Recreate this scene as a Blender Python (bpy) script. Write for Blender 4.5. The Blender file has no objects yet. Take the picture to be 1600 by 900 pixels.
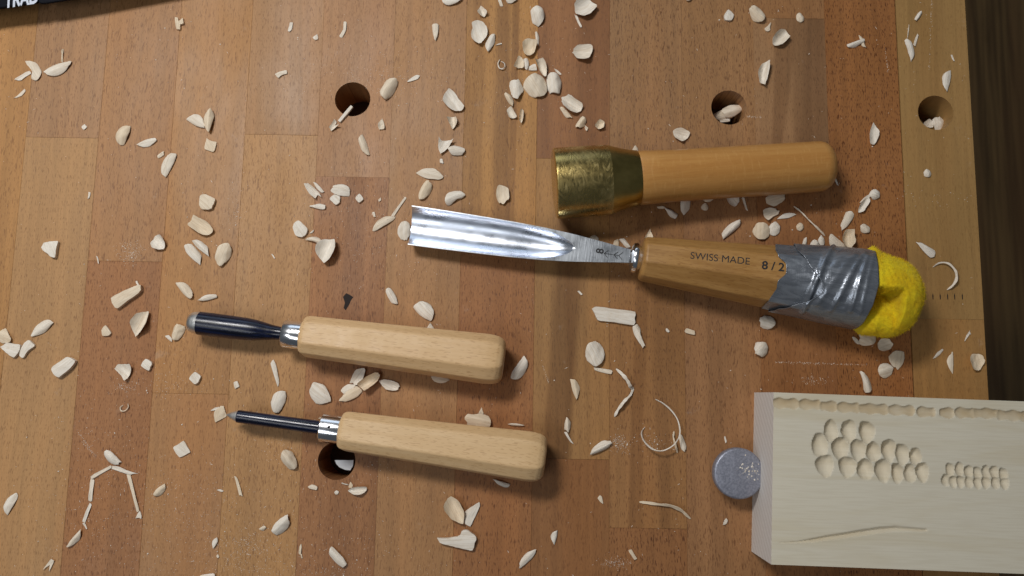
import bpy, bmesh, math, random
from mathutils import Vector, Matrix, noise

scene = bpy.context.scene
C = scene.collection
R = math.radians
MM = 0.001

# ------------------------------------------------------------------ camera
F_PX, D0 = 1250.0, 0.4333           # focal length in photo pixels, distance lens - bench
TILT, YAW = math.atan(1250 * 1.057e-4), 0.0173
cam_data = bpy.data.cameras.new('camera')
cam_data.sensor_fit = 'HORIZONTAL'
cam_data.sensor_width = 36.0
cam_data.lens = F_PX / 1600 * 36.0
cam_data.clip_start, cam_data.clip_end = 0.01, 50
cam_data.dof.use_dof = True
cam_data.dof.focus_distance = 0.425
cam_data.dof.aperture_fstop = 11
cam = bpy.data.objects.new('camera', cam_data)
C.objects.link(cam)
ROT = Matrix.Rotation(YAW, 3, 'Z') @ Matrix.Rotation(TILT, 3, 'X')
CAM = -(ROT @ Vector((0, 0, -1))) * D0
cam.location = CAM
cam.rotation_euler = (TILT, 0, YAW)
scene.camera = cam

# ------------------------------------------------------------------ light
world = bpy.data.worlds.new('World')
scene.world = world
world.use_nodes = True
bg = world.node_tree.nodes['Background']
bg.inputs[0].default_value = (0.80, 0.90, 1.0, 1)
bg.inputs[1].default_value = 0.07

def area(name, loc, target, sx, sy, watts, col, spread=180):
    l = bpy.data.lights.new(name, 'AREA')
    l.shape = 'RECTANGLE'; l.size, l.size_y = sx, sy
    l.energy = watts; l.color = col; l.spread = R(spread)
    o = bpy.data.objects.new(name, l); C.objects.link(o)
    o.location = loc
    d = Vector(target) - Vector(loc)
    o.rotation_euler = d.to_track_quat('-Z', 'Y').to_euler()
    return o
area('workshop_lamp', (-0.34, 0.36, 0.76), (-0.17, -0.06, 0), 0.28, 0.12, 4.8, (1.0, 0.98, 0.95))
area('ceiling_lamp', (-0.60, -0.42, 1.08), (-0.18, -0.10, 0), 0.8, 0.25, 2.7, (0.94, 0.97, 1.0))
area('window_light', (-0.5, 2.2, 0.75), (0, 0, 0.1), 1.2, 0.8, 4.0, (0.72, 0.85, 1.0))

scene.view_settings.view_transform = 'Standard'
scene.view_settings.look = 'None'
scene.view_settings.exposure = 0.03
scene.view_settings.gamma = 1.0
scene.render.engine = 'CYCLES'

# ------------------------------------------------------------------ helpers
def W(px, py, z=0.0):
    """Point of the place at height z that is seen at photo pixel (px, py)."""
    d = ROT @ Vector(((px - 800) / F_PX, (450 - py) / F_PX, -1))
    return CAM + d * ((z - CAM.z) / d.z)

def mpp(px, py, z=0.0):
    return (W(px + 1, py, z) - W(px, py, z)).length

def mesh_obj(name, verts, faces, mats, parent=None, smooth=True, angle=38, fmat=None):
    me = bpy.data.meshes.new(name)
    me.from_pydata([tuple(v) for v in verts], [], faces)
    for m in (mats if isinstance(mats, (list, tuple)) else [mats]):
        me.materials.append(m)
    if fmat:
        me.polygons.foreach_set('material_index', fmat)
    me.validate()
    bm = bmesh.new(); bm.from_mesh(me)
    bmesh.ops.recalc_face_normals(bm, faces=bm.faces)
    bm.to_mesh(me); bm.free()
    if smooth:
        me.polygons.foreach_set('use_smooth', [True] * len(me.polygons))
        me.set_sharp_from_angle(angle=R(angle))
    o = bpy.data.objects.new(name, me)
    C.objects.link(o)
    if parent: o.parent = parent
    return o

def tag(o, label=None, cat=None, group=None, kind=None):
    if label: o['label'] = label
    if cat: o['category'] = cat
    if group: o['group'] = group
    if kind: o['kind'] = kind
    return o

def empty(name, loc, rz=0):
    o = bpy.data.objects.new(name, None)
    o.empty_display_size = 0.01
    o.location = loc; o.rotation_euler = (0, 0, rz)
    C.objects.link(o)
    return o

def bevel(o, w, seg=2, ang=25):
    m = o.modifiers.new('bevel', 'BEVEL')
    m.width = w; m.segments = seg; m.limit_method = 'ANGLE'; m.angle_limit = R(ang)
    return o

def box(x0, x1, y0, y1, z0, z1):
    v = [(x, y, z) for z in (z0, z1) for y in (y0, y1) for x in (x0, x1)]
    f = [(0, 2, 3, 1), (4, 5, 7, 6), (0, 1, 5, 4), (2, 6, 7, 3), (0, 4, 6, 2), (1, 3, 7, 5)]
    return v, f

def loft(rings, cap0=True, cap1=True):
    n = len(rings[0]); v = []; f = []
    for r in rings: v += r
    for i in range(len(rings) - 1):
        for j in range(n):
            a, b = i * n + j, i * n + (j + 1) % n
            f.append((a, b, b + n, a + n))
    if cap0: f.append(tuple(range(n)))
    if cap1: f.append(tuple((len(rings) - 1) * n + j for j in range(n)))
    return v, f

def text_mesh(name, body, size, mat, parent, mtx, depth=0.00003, bold=0.0, sx=1.0):
    cu = bpy.data.curves.new(name, 'FONT')
    cu.body = body; cu.size = size; cu.extrude = depth; cu.offset = bold
    tmp = bpy.data.objects.new(name, cu); C.objects.link(tmp)
    me = bpy.data.meshes.new_from_object(tmp.evaluated_get(bpy.context.evaluated_depsgraph_get()))
    C.objects.unlink(tmp); bpy.data.objects.remove(tmp)
    me.transform(Matrix.Diagonal((sx, 1, 1, 1)))
    me.transform(mtx)
    me.materials.clear(); me.materials.append(mat)
    me.name = name
    o = bpy.data.objects.new(name, me); C.objects.link(o); o.parent = parent
    return o

# ------------------------------------------------------------------ materials
class NT:
    def __init__(s, name):
        s.m = bpy.data.materials.new(name); s.m.use_nodes = True
        s.t = s.m.node_tree; s.b = s.t.nodes['Principled BSDF']
    def n(s, typ, **kw):
        x = s.t.nodes.new(typ)
        for k, v in kw.items(): setattr(x, k, v)
        return x
    def put(s, sock, v):
        if isinstance(v, bpy.types.NodeSocket): s.t.links.new(v, sock)
        else: sock.default_value = v
    def math(s, op, a, b=0.0, c=None, clamp=False):
        x = s.n('ShaderNodeMath', operation=op, use_clamp=clamp)
        s.put(x.inputs[0], a); s.put(x.inputs[1], b)
        if c is not None: s.put(x.inputs[2], c)
        return x.outputs[0]
    def vmath(s, op, a, b):
        x = s.n('ShaderNodeVectorMath', operation=op)
        s.put(x.inputs[0], a); s.put(x.inputs[1], b)
        return x.outputs[0]
    def coord(s, rnd=0.0):
        tc = s.n('ShaderNodeTexCoord').outputs['Object']
        if not rnd: return tc
        oi = s.n('ShaderNodeObjectInfo').outputs['Random']
        k = s.n('ShaderNodeCombineXYZ')
        s.put(k.inputs[0], s.math('MULTIPLY', oi, 7.31 * rnd)); s.put(k.inputs[1], s.math('MULTIPLY', oi, 3.7 * rnd))
        s.put(k.inputs[2], s.math('MULTIPLY', oi, 5.3 * rnd))
        return s.vmath('ADD', tc, k.outputs[0])
    def noise(s, co, scale, detail=2.0, rough=0.5, dist=0.0):
        v = s.vmath('MULTIPLY', co, scale) if isinstance(scale, tuple) else co
        x = s.n('ShaderNodeTexNoise'); s.put(x.inputs['Vector'], v)
        x.inputs['Scale'].default_value = 1.0 if isinstance(scale, tuple) else scale
        x.inputs['Detail'].default_value = detail; x.inputs['Roughness'].default_value = rough
        x.inputs['Distortion'].default_value = dist
        return x.outputs[0]
    def ramp(s, v, a, b, lo=0.0, hi=1.0):
        x = s.n('ShaderNodeMapRange', interpolation_type='SMOOTHSTEP')
        s.put(x.inputs[0], v)
        for i, q in zip((1, 2, 3, 4), (a, b, lo, hi)): s.put(x.inputs[i], q)
        return x.outputs[0]
    def mix(s, f, a, b, mode='MIX'):
        x = s.n('ShaderNodeMix', data_type='RGBA', blend_type=mode)
        s.put(x.inputs[0], f)
        for i, q in ((6, a), (7, b)):
            s.put(x.inputs[i], q if isinstance(q, bpy.types.NodeSocket) else (*q[:3], 1))
        return x.outputs[2]
    def bump(s, h, strength, dist):
        x = s.n('ShaderNodeBump'); x.inputs['Strength'].default_value = strength
        x.inputs['Distance'].default_value = dist
        s.put(x.inputs['Height'], h); s.put(s.b.inputs['Normal'], x.outputs[0])
    def set(s, **kw):
        for k, v in kw.items():
            k = k.replace('_', ' ')
            if isinstance(v, tuple) and len(v) == 3: v = (*v, 1)
            s.put(s.b.inputs[k], v)
        return s.m
    def attr(s, name):
        x = s.n('ShaderNodeAttribute', attribute_type='OBJECT', attribute_name=name)
        return x.outputs['Fac']

def srgb(r, g, b):
    f = lambda c: (c / 255 / 12.92) if c <= 10 else ((c / 255 + 0.055) / 1.055) ** 2.4
    return (f(r), f(g), f(b))

def plain(name, col, rough=0.5, metal=0.0, **kw):
    t = NT(name); return t.set(Base_Color=col, Roughness=rough, Metallic=metal, **kw)

def make_stave_wood():
    t = NT('beech_staves')
    co = t.coord(1.0)
    oi = t.n('ShaderNodeObjectInfo')
    base = oi.outputs['Color']
    wob = t.noise(co, (9, 5, 1), 2)
    k = t.n('ShaderNodeCombineXYZ'); t.put(k.inputs[0], t.math('MULTIPLY', t.math('SUBTRACT', wob, 0.5), 0.012))
    cw = t.vmath('ADD', co, k.outputs[0])
    grain = t.noise(cw, (420, 9, 1), 4, 0.6)
    band = t.noise(cw, (85, 2.2, 1), 2, 0.5, 0.4)
    cloud = t.noise(co, (22, 9, 1), 3, 0.6)
    v = t.math('ADD', t.ramp(grain, 0.25, 0.75, 0.91, 1.08), t.ramp(band, 0.3, 0.7, -0.045, 0.045))
    v = t.math('ADD', v, t.ramp(cloud, 0.3, 0.7, -0.04, 0.05))
    cmb = t.n('ShaderNodeCombineColor')
    for i in range(3): t.put(cmb.inputs[i], v)
    col = t.mix(1.0, t.mix(1.0, base, (1.03, 1.0, 0.87), 'MULTIPLY'), cmb.outputs[0], 'MULTIPLY')
    # warm / cool drift inside one stave
    warm = t.noise(cw, (40, 3, 1), 2)
    col = t.mix(t.ramp(warm, 0.45, 0.75, 0, 0.25), col, t.mix(1.0, col, (1.05, 0.86, 0.66), 'MULTIPLY'))
    # dark heartwood streaks
    st = t.noise(cw, (46, 1.6, 1), 3, 0.55, 0.7)
    fst = t.math('MULTIPLY', t.ramp(st, 0.5, 0.68), t.attr('streak'), clamp=True)
    col = t.mix(fst, col, t.mix(1.0, col, (0.42, 0.36, 0.34), 'MULTIPLY'))
    # one broad band of dark heartwood where a stave has it
    sp = t.n('ShaderNodeSeparateXYZ'); t.put(sp.inputs[0], t.n('ShaderNodeTexCoord').outputs['Object'])
    cen = t.math('ADD', t.attr('band_x'), t.math('MULTIPLY', sp.outputs[1], t.attr('band_slope')))
    cen = t.math('ADD', cen, t.math('MULTIPLY', t.math('SUBTRACT', wob, 0.5), 0.006))
    wid = t.math('ADD', t.attr('band_w'), t.math('MULTIPLY', sp.outputs[1], t.attr('band_grow')))
    dd = t.math('DIVIDE', t.math('ABSOLUTE', t.math('SUBTRACT', sp.outputs[0], cen)), t.math('MAXIMUM', wid, 0.0001))
    fb = t.math('MULTIPLY', t.math('MULTIPLY', t.ramp(dd, 0.55, 1.1, 1.0, 0.0), t.ramp(band, 0.25, 0.6, 0.45, 1.0)), t.attr('band_dark'), clamp=True)
    col = t.mix(fb, col, t.mix(1.0, col, (0.50, 0.43, 0.38), 'MULTIPLY'))
    # short dark pores that mark beech
    p1 = t.noise(cw, (1750, 270, 1), 1, 0.5)
    p2 = t.noise(cw, (3000, 520, 1), 0, 0.5)
    pores = t.math('MAXIMUM', t.ramp(p1, 0.59, 0.70), t.math('MULTIPLY', t.ramp(p2, 0.62, 0.74), 0.6))
    pores = t.math('MULTIPLY', pores, t.math('MULTIPLY', t.attr('fleck'), 0.75), clamp=True)
    col = t.mix(pores, col, t.mix(1.0, col, (0.36, 0.27, 0.22), 'MULTIPLY'))
    # scuffs and pale powder worked into the surface
    sc = t.noise(co, (60, 60, 1), 5, 0.7)
    col = t.mix(t.ramp(sc, 0.64, 0.78, 0, 0.16), col, (0.62, 0.55, 0.47))
    t.bump(t.math('SUBTRACT', t.math('MULTIPLY', grain, 0.5), pores), 0.35, 0.00012)
    return t.set(Base_Color=col, Roughness=t.ramp(cloud, 0.3, 0.7, 0.42, 0.60), Specular_IOR_Level=0.38)

def make_turned_wood(name, base, dark, fleck=0.35, rough=0.42, scale=1.0, rip=0.0, coat=0.0):
    """wood with its grain along local X"""
    t = NT(name)
    co = t.coord(1.0)
    g = t.noise(co, (14 * scale, 420 * scale, 420 * scale), 4, 0.6, 0.1)
    b = t.noise(co, (5 * scale, 90 * scale, 90 * scale), 2, 0.5, 0.5)
    f = t.math('ADD', t.math('MULTIPLY', g, 0.55), t.math('MULTIPLY', b, 0.45))
    col = t.mix(t.ramp(f, 0.36, 0.64), dark, base)
    p = t.noise(co, (230 * scale, 1700 * scale, 1700 * scale), 0)
    col = t.mix(t.math('MULTIPLY', t.ramp(p, 0.62, 0.72), fleck), col, t.mix(1.0, col, (0.55, 0.42, 0.33), 'MULTIPLY'))
    if rip:
        q = t.noise(co, (800, 160, 160), 2)
        col = t.mix(t.ramp(q, 0.55, 0.7, 0, rip), col, (0.85, 0.55, 0.22))
    col = t.mix(t.math('MULTIPLY', t.n('ShaderNodeObjectInfo').outputs['Random'], 0.5), col, t.mix(1.0, col, (0.97, 0.90, 0.84), 'MULTIPLY'))
    sm = t.noise(co, 70.0, 5, 0.7)
    col = t.mix(t.ramp(sm, 0.55, 0.8, 0, 0.2), col, t.mix(1.0, col, (0.72, 0.66, 0.6), 'MULTIPLY'))
    t.bump(f, 0.12, 0.0002)
    return t.set(Base_Color=col, Roughness=t.ramp(sm, 0.3, 0.7, rough - 0.06, rough + 0.1), Specular_IOR_Level=0.4,
                 Coat_Weight=coat, Coat_Roughness=0.2)

def make_chip_wood():
    t = NT('lime_wood_chip')
    co = t.coord()
    oi = t.n('ShaderNodeObjectInfo').outputs['Random']
    r = t.coord(1.0)
    wv = t.noise(r, (150, 2100, 500), 3, 0.6, 0.2)
    wv2 = t.noise(r, (60, 700, 200), 2, 0.5, 0.6)
    f = t.math('ADD', t.math('MULTIPLY', wv, 0.5), t.math('MULTIPLY', wv2, 0.5))
    col = t.mix(t.ramp(f, 0.34, 0.60), (0.72, 0.625, 0.51), (0.87, 0.80, 0.70))
    col = t.mix(t.ramp(oi, 0.35, 1.0, 0, 0.8), col, t.mix(1.0, col, (0.93, 0.82, 0.66), 'MULTIPLY'))
    s = t.noise(r, 260.0, 2)
    col = t.mix(t.ramp(s, 0.6, 0.8, 0, 0.3), col, (0.68, 0.52, 0.36))
    t.bump(f, 0.4, 0.0004)
    return t.set(Base_Color=col, Roughness=0.72, Specular_IOR_Level=0.25)

def make_brass():
    t = NT('worn_brass')
    co = t.coord()
    a = t.noise(co, (330, 420, 420), 4, 0.7, 2.5)
    b = t.noise(co, 55.0, 3, 0.6)
    c = t.noise(co, (190, 75, 95), 4, 0.65, 5.0)
    col = t.mix(t.ramp(b, 0.35, 0.7), (0.52, 0.385, 0.135), (0.68, 0.52, 0.21))
    col = t.mix(t.ramp(c, 0.55, 0.72, 0, 0.5), col, (0.80, 0.68, 0.36))
    col = t.mix(t.ramp(a, 0.60, 0.78, 0, 0.35), col, (0.24, 0.17, 0.05))
    t.bump(t.math('ADD', t.math('MULTIPLY', a, 0.12), c), 0.16, 0.0006)
    return t.set(Base_Color=col, Metallic=1.0, Roughness=t.ramp(t.math('ADD', t.math('MULTIPLY', b, .5), t.math('MULTIPLY', c, .5)), 0.40, 0.62, 0.24, 0.44))

def make_brass_smooth():
    t = NT('turned_brass')
    co = t.coord()
    b = t.noise(co, 60.0, 3, 0.6)
    ln = t.noise(co, (2600, 20, 20), 2)
    col = t.mix(t.ramp(b, 0.3, 0.7), (0.40, 0.295, 0.09), (0.52, 0.395, 0.135))
    t.bump(ln, 0.08, 0.0002)
    return t.set(Base_Color=col, Metallic=1.0, Roughness=t.ramp(b, 0.3, 0.7, 0.26, 0.38))

def make_steel(name, col, rough, lines=0.0, linedir=0):
    t = NT(name)
    co = t.coord()
    sc = (1700, 60, 60) if linedir == 0 else (40, 1500, 1500)
    ln = t.noise(co, sc, 3, 0.6)
    s = t.noise(co, 90.0, 4, 0.6)
    cc = t.mix(t.ramp(ln, 0.35, 0.65, 0, lines), col, tuple(c * 0.55 for c in col))
    if lines: t.bump(ln, 0.25, 0.0002)
    return t.set(Base_Color=cc, Metallic=1.0, Roughness=t.ramp(s, 0.3, 0.7, rough * 0.8, rough * 1.25))

def make_lacquer():
    t = NT('blue_black_lacquer')
    co = t.coord()
    ln = t.noise(co, (25, 1300, 1300), 3)
    s = t.noise(co, 140.0, 3)
    col = t.mix(t.ramp(ln, 0.4, 0.65), (0.002, 0.003, 0.010), (0.006, 0.011, 0.042))
    t.bump(ln, 0.12, 0.0003)
    return t.set(Base_Color=col, Roughness=t.ramp(s, 0.3, 0.7, 0.2, 0.30), Metallic=0.0, Specular_IOR_Level=0.5)

def make_tape():
    t = NT('silver_cloth_tape')
    co = t.coord()
    w1 = t.noise(co, (3200, 60, 60), 1)
    w2 = t.noise(co, (50, 2200, 2200), 1)
    big = t.noise(co, (90, 260, 260), 3, 0.6, 0.8)
    col = t.mix(t.ramp(big, 0.35, 0.7), (0.22, 0.24, 0.275), (0.31, 0.335, 0.375))
    t.bump(t.math('ADD', t.math('MULTIPLY', t.math('ADD', w1, w2), 0.16), big), 0.22, 0.0011)
    return t.set(Base_Color=col, Metallic=0.6, Roughness=t.ramp(big, 0.3, 0.7, 0.20, 0.36))

def make_yellow():
    t = NT('yellow_felt')
    co = t.coord()
    a = t.noise(co, 1400.0, 3, 0.7)
    b = t.noise(co, 130.0, 3, 0.6)
    col = t.mix(t.ramp(b, 0.35, 0.65), (0.78, 0.52, 0.012), (0.86, 0.66, 0.02))
    col = t.mix(t.ramp(a, 0.4, 0.7, 0, 0.35), col, (0.55, 0.38, 0.01))
    t.bump(t.math('ADD', a, b), 0.6, 0.0009)
    return t.set(Base_Color=col, Roughness=0.95, Specular_IOR_Level=0.1, Sheen_Weight=0.4, Sheen_Roughness=0.5,
                 Sheen_Tint=(1, .85, .2))

def make_board_wood(name, end=False):
    t = NT(name)
    co = t.coord()
    if end:
        w = t.n('ShaderNodeTexWave', wave_type='BANDS', bands_direction='DIAGONAL')
        t.put(w.inputs['Vector'], co); w.inputs['Scale'].default_value = 130; w.inputs['Distortion'].default_value = 1.2
        w.inputs['Detail'].default_value = 2; w.inputs['Detail Scale'].default_value = 2
        f = w.outputs['Fac']
        col = t.mix(t.ramp(f, 0, 1, 0, 1), (0.68, 0.63, 0.58), (0.76, 0.715, 0.67))  # end grain tone, raised so the colour carries the light on this face
        sp = t.noise(co, 900.0, 2)
        col = t.mix(t.ramp(sp, .4, .7, 0, .25), col, (0.60, 0.54, 0.48))
        return t.set(Base_Color=col, Roughness=0.8, Specular_IOR_Level=0.2)
    g = t.noise(co, (7, 60, 5), 4, 0.6, 0.8)
    fine = t.noise(co, (60, 1300, 60), 2)
    col = t.mix(t.ramp(g, 0.42, 0.68), (0.74, 0.68, 0.545), (0.68, 0.60, 0.44))
    col = t.mix(t.ramp(fine, 0.4, 0.65, 0, 0.2), col, (0.56, 0.48, 0.35))
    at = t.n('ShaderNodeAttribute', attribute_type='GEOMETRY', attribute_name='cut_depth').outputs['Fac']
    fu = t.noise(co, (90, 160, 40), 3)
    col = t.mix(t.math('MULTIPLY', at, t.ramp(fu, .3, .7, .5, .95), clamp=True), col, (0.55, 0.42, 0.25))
    t.bump(fine, 0.2, 0.0002)
    return t.set(Base_Color=col, Roughness=0.68, Specular_IOR_Level=0.3)

def make_dog_metal():
    t = NT('hammered_grey_metal')
    co = t.coord()
    a = t.noise(co, 900.0, 2, 0.6)
    b = t.noise(co, 160.0, 3)
    col = t.mix(t.ramp(a, 0.35, 0.65), (0.27, 0.28, 0.34), (0.37, 0.38, 0.45))
    t.bump(a, 0.3, 0.0004)
    return t.set(Base_Color=col, Metallic=0.55, Roughness=t.ramp(b, 0.3, 0.7, 0.42, 0.58))

def make_floor_wood():
    t = NT('dark_floor_boards')
    co = t.coord(1.0)
    g = t.noise(co, (130, 4, 1), 4, 0.6, 0.5)
    b = t.noise(co, (25, 1.5, 1), 3)
    col = t.mix(t.ramp(g, 0.35, 0.65), (0.085, 0.045, 0.013), (0.19, 0.11, 0.038))
    col = t.mix(t.ramp(b, 0.4, 0.7, 0, 0.6), col, (0.14, 0.066, 0.022))
    return t.set(Base_Color=col, Roughness=0.5)

M = dict(
    stave=make_stave_wood(), chip=make_chip_wood(),
    beech=make_turned_wood('pale_beech_handle', srgb(224, 190, 144), srgb(216, 180, 132), 0.42, 0.45, 1.3),
    ash=make_turned_wood('brown_oiled_handle', srgb(178, 136, 80), srgb(156, 114, 60), 0.4, 0.40),
    cherry=make_turned_wood('orange_turned_handle', srgb(196, 144, 80), srgb(184, 130, 68), 0.12, 0.34, 1.0, 0.12, 0.25),
    brass=make_brass(), brass2=make_brass_smooth(),
    steel=make_steel('polished_steel', (0.74, 0.785, 0.88), 0.31),
    ground=make_steel('ground_steel', (0.50, 0.53, 0.57), 0.34, 0.5, 0),
    bevelsteel=make_steel('bright_bevel_steel', (0.82, 0.82, 0.80), 0.42, 0.15, 0),
    chrome=make_steel('chromed_ferrule', (0.82, 0.83, 0.86), 0.19),
    lacquer=make_lacquer(), tape=make_tape(), yellow=make_yellow(),
    board=make_board_wood('carved_lime_board'), boardend=make_board_wood('lit_sawn_end_grain', True),
    dog=make_dog_metal(), floor=make_floor_wood(),
    bark=plain('bark_pocket', (0.035, 0.028, 0.026), 0.85, Specular_IOR_Level=0.15),
    ink=plain('black_stamp_ink', (0.012, 0.011, 0.012), 0.6),
    white_print=plain('white_print', (0.62, 0.66, 0.75), 0.5),
    case=plain('black_plastic', (0.003, 0.004, 0.008), 0.6, Specular_IOR_Level=0.12),
    dark=plain('dark_bark', (0.012, 0.011, 0.013), 0.9, Specular_IOR_Level=0.1),
    shelf=plain('shelf_underside', (0.10, 0.06, 0.035), 0.7),
    paper=plain('white_card', (0.72, 0.76, 0.80), 0.7),
)

# ================================================================== floor far below the bench
FLOOR_Z = -0.74
floor = empty('floor', (0, 0, FLOOR_Z)); tag(floor, kind='structure')
rnd = random.Random(4)
for i in range(-14, 18):
    x0 = 0.44 + i * 0.12
    off = 0.30 + 0.17 * (i % 3)
    for j in range(-1, 2):
        v, f = box(-0.0592, 0.0592, -1.2, 1.2, -0.02, rnd.uniform(-0.0004, 0.0004))
        o = mesh_obj('floorboard', v, f, M['floor'], floor, smooth=False)
        o.location = (x0 + 0.06, off + j * 2.4016, 0)
        bevel(o, 0.0012, 1)
v, f = box(-3.2, 3.2, -3.2, 3.2, -0.06, -0.021)
mesh_obj('underfloor', v, f, M['dark'], floor, smooth=False)

# ================================================================== workbench
BT = 0.030                                   # thickness of the top
bench = empty('workbench', (0, 0, 0))
tag(bench, 'glued beech workbench top of brown and tan staves with dog holes', 'workbench', kind='structure')
BX = [W(39 + 114.2 * i, 225).x for i in range(-2, 13)] + [W(1521, 225).x]      # column edges
def ypx(py, px=700): return W(px, py).y
Y0, Y1 = ypx(985), ypx(-75)
holes_px = [(551, 155, 5), (526, 720, 5), (1139, 168, 10), (1462, 176, 13)]
HR = 0.0099
# column -> list of (y pixel where it starts, colour 0-255, flecks, streaks)
cols = {
 -1: [(-75, (176, 130, 86), .7, .1)],
 0: [(-75, (176, 131, 84), .7, .25)],
 1: [(-75, (166, 126, 92), .8, 0), (225, (177, 136, 95), .7, .1)],
 2: [(-75, (167, 123, 84), .8, .05), (417, (160, 111, 73), 1., .15)],
 3: [(-75, (172, 126, 81), .7, .1), (622, (172, 126, 84), .7, .1)],
 4: [(-75, (168, 127, 90), .7, 0), (215, (178, 134, 90), .8, .1)],
 5: [(-75, (169, 125, 88), .7, .1), (279, (160, 112, 75), .9, .35)],
 6: [(-75, (170, 127, 88), .7, .1)],
 7: [(-75, (178, 132, 82), .7, .6), (385, (158, 109, 71), 1., .15)],
 8: [(-75, (154, 108, 73), .6, .4), (245, (162, 122, 80), .6, 1.0), (714, (154, 108, 71), .6, .3)],
 9: [(-75, (162, 123, 89), 1., 0), (285, (160, 116, 76), .9, .4), (820, (150, 103, 66), 1.3, 0)],
 10: [(-75, (164, 123, 87), 1., 0), (272, (160, 117, 82), .9, .2)],
 11: [(-75, (161, 117, 80), .9, .1), (20, (161, 123, 90), .7, .6), (268, (158, 109, 71), .8, .3)],
 12: [(-75, (160, 108, 66), 1.5, .25)],
 13: [(-75, (170, 134, 88), .35, .25), (485, (166, 126, 80), .45, .2)],
}
# dark heartwood: centre across the stave, slope, half width, growth of the width along it, strength
bands = {(8, 1): (-0.0035, 0.045, 0.0085, 0.0, 0.95), (11, 1): (-0.006, 0.11, 0.0050, 0.055, 0.55), (7, 0): (0.0075, 0.0, 0.0022, 0.0, 0.7),
         (9, 1): (-0.004, 0.03, 0.004, 0.0, 0.45), (5, 1): (0.001, 0.0, 0.007, 0.0, 0.35), (6, 0): (0.012, 0.02, 0.006, 0.0, 0.12)}
def stave(cx0, cx1, cy0, cy1, hole=None):
    """box, pierced by one round hole when asked for; local origin at its centre on the top face"""
    mx, my = (cx0 + cx1) / 2, (cy0 + cy1) / 2
    g = 0.00003
    hx, hy = (cx1 - cx0) / 2 - g, (cy1 - cy0) / 2 - g
    if hole is None:
        v, f = box(-hx, hx, -hy, hy, -BT, 0)
        return v, f, (mx, my)
    x, y = hole[0] - mx, hole[1] - my
    N = 64; v = []; f = []
    s = 0.0122
    ring = [(x + HR * math.cos(2 * math.pi * k / N), y + HR * math.sin(2 * math.pi * k / N)) for k in range(N)]
    sq = []
    for k in range(N):
        a = 2 * math.pi * k / N
        m = max(abs(math.cos(a)), abs(math.sin(a)))
        sq.append((x + s * math.cos(a) / m, y + s * math.sin(a) / m))
    for z in (0, -BT):
        b = len(v)
        v += [(p[0], p[1], z) for p in sq] + [(p[0], p[1], z - (0.0 if z == 0 else 0)) for p in ring]
        for k in range(N):
            k2 = (k + 1) % N
            f.append((b + k, b + k2, b + N + k2, b + N + k))
        c = len(v)
        v += [(-hx, -hy, z), (hx, -hy, z), (hx, hy, z), (-hx, hy, z)]
        # four n-gons between the square round the hole and the rectangle
        q = N // 8
        cor = [N * 5 // 8, N * 7 // 8, N // 8, N * 3 // 8]       # lower left, lower right, upper right, upper left
        for e in range(4):
            a0, a1 = cor[e], cor[(e + 1) % 4]
            run = [b + (a0 + i) % N for i in range((a1 - a0) % N + 1)]
            f.append(tuple([c + e] + [c + (e + 1) % 4] + run[::-1]))
    half = len(v) // 2
    for k in range(N):
        k2 = (k + 1) % N
        f.append((N + k, N + k2, half + N + k2, half + N + k))
    for e in range(4):
        a, b2 = 2 * N + e, 2 * N + (e + 1) % 4
        f.append((a, b2, half + b2, half + a))
    return v, f, (mx, my)
hole_pts = []
staves = {}
for ci, segs in cols.items():
    xa, xb = BX[ci + 1], BX[ci + 2]
    if ci == 12: xb -= 0.00025
    if ci == 13: xa += 0.0002
    for k, (py, colr, fl, stq) in enumerate(segs):
        ya = ypx(py)
        yb = ypx(segs[k + 1][0]) if k + 1 < len(segs) else Y0
        hole = None
        for hxp, hyp, hc in holes_px:
            p = W(hxp, hyp)
            if hc == ci and yb < p.y < ya: hole = (p.x, p.y); hole_pts.append(p)
        v, f, (mx, my) = stave(xa, xb, yb, ya, hole)
        o = mesh_obj('stave', v, f, M['stave'], bench, smooth=True, angle=30)
        o.location = (mx, my, 0)
        o.color = (*srgb(*colr), 1)
        o['fleck'] = float(fl); o['streak'] = float(stq)
        for key, val in zip(('band_x', 'band_slope', 'band_w', 'band_grow', 'band_dark'), bands.get((ci, k), (0, 0, 0, 0, 0))): o[key] = float(val)
        if hole is None: bevel(o, 0.00008, 1)
        staves[(ci, k)] = o
v, f = box(BX[0], BX[-1] - 0.012, Y0, Y1, -0.052, -BT - 0.0015)
mesh_obj('shelf', v, f, M['shelf'], bench, smooth=False)
v, f = box(BX[0] + 0.001, BX[-1] - 0.001, Y0 + 0.001, Y0 + 0.03, -0.10, -0.0525)
mesh_obj('apron', v, f, M['shelf'], bench, smooth=False)

# stamped tick marks on the end strip, bark pocket (knot) in a red stave
st13 = staves[(13, 0)]
for i, px in enumerate((1446, 1457, 1469, 1480, 1491.5, 1503)):
    p = W(px, 463) - st13.location
    w, h = 0.0004, 0.0017
    v = [(-w * .5, -h, 0), (w * .5, -h, 0), (w * .7, h * .2, 0), (0, h, 0), (-w * .7, h * .2, 0)]
    v = [(a + p.x + 0.0002 * (i % 2), b + p.y, z) for z in (0.00003, 0.00008) for a, b, _ in v]
    f = [(0, 1, 2, 3, 4), (9, 8, 7, 6, 5)] + [(k, (k + 1) % 5, 5 + (k + 1) % 5, 5 + k) for k in range(5)]
    mesh_obj('tick_mark', v, f, M['ink'], st13, smooth=False)
st5 = staves[(5, 1)]
pp = [(536, 464), (541, 458), (547, 461), (552, 464), (548, 470), (545, 477), (540, 485), (537, 481), (539, 473)]
q = [W(*a) - st5.location for a in pp]
v = [(a.x, a.y, z) for z in (0.00004, 0.00012) for a in q]; n = len(q)
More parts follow.
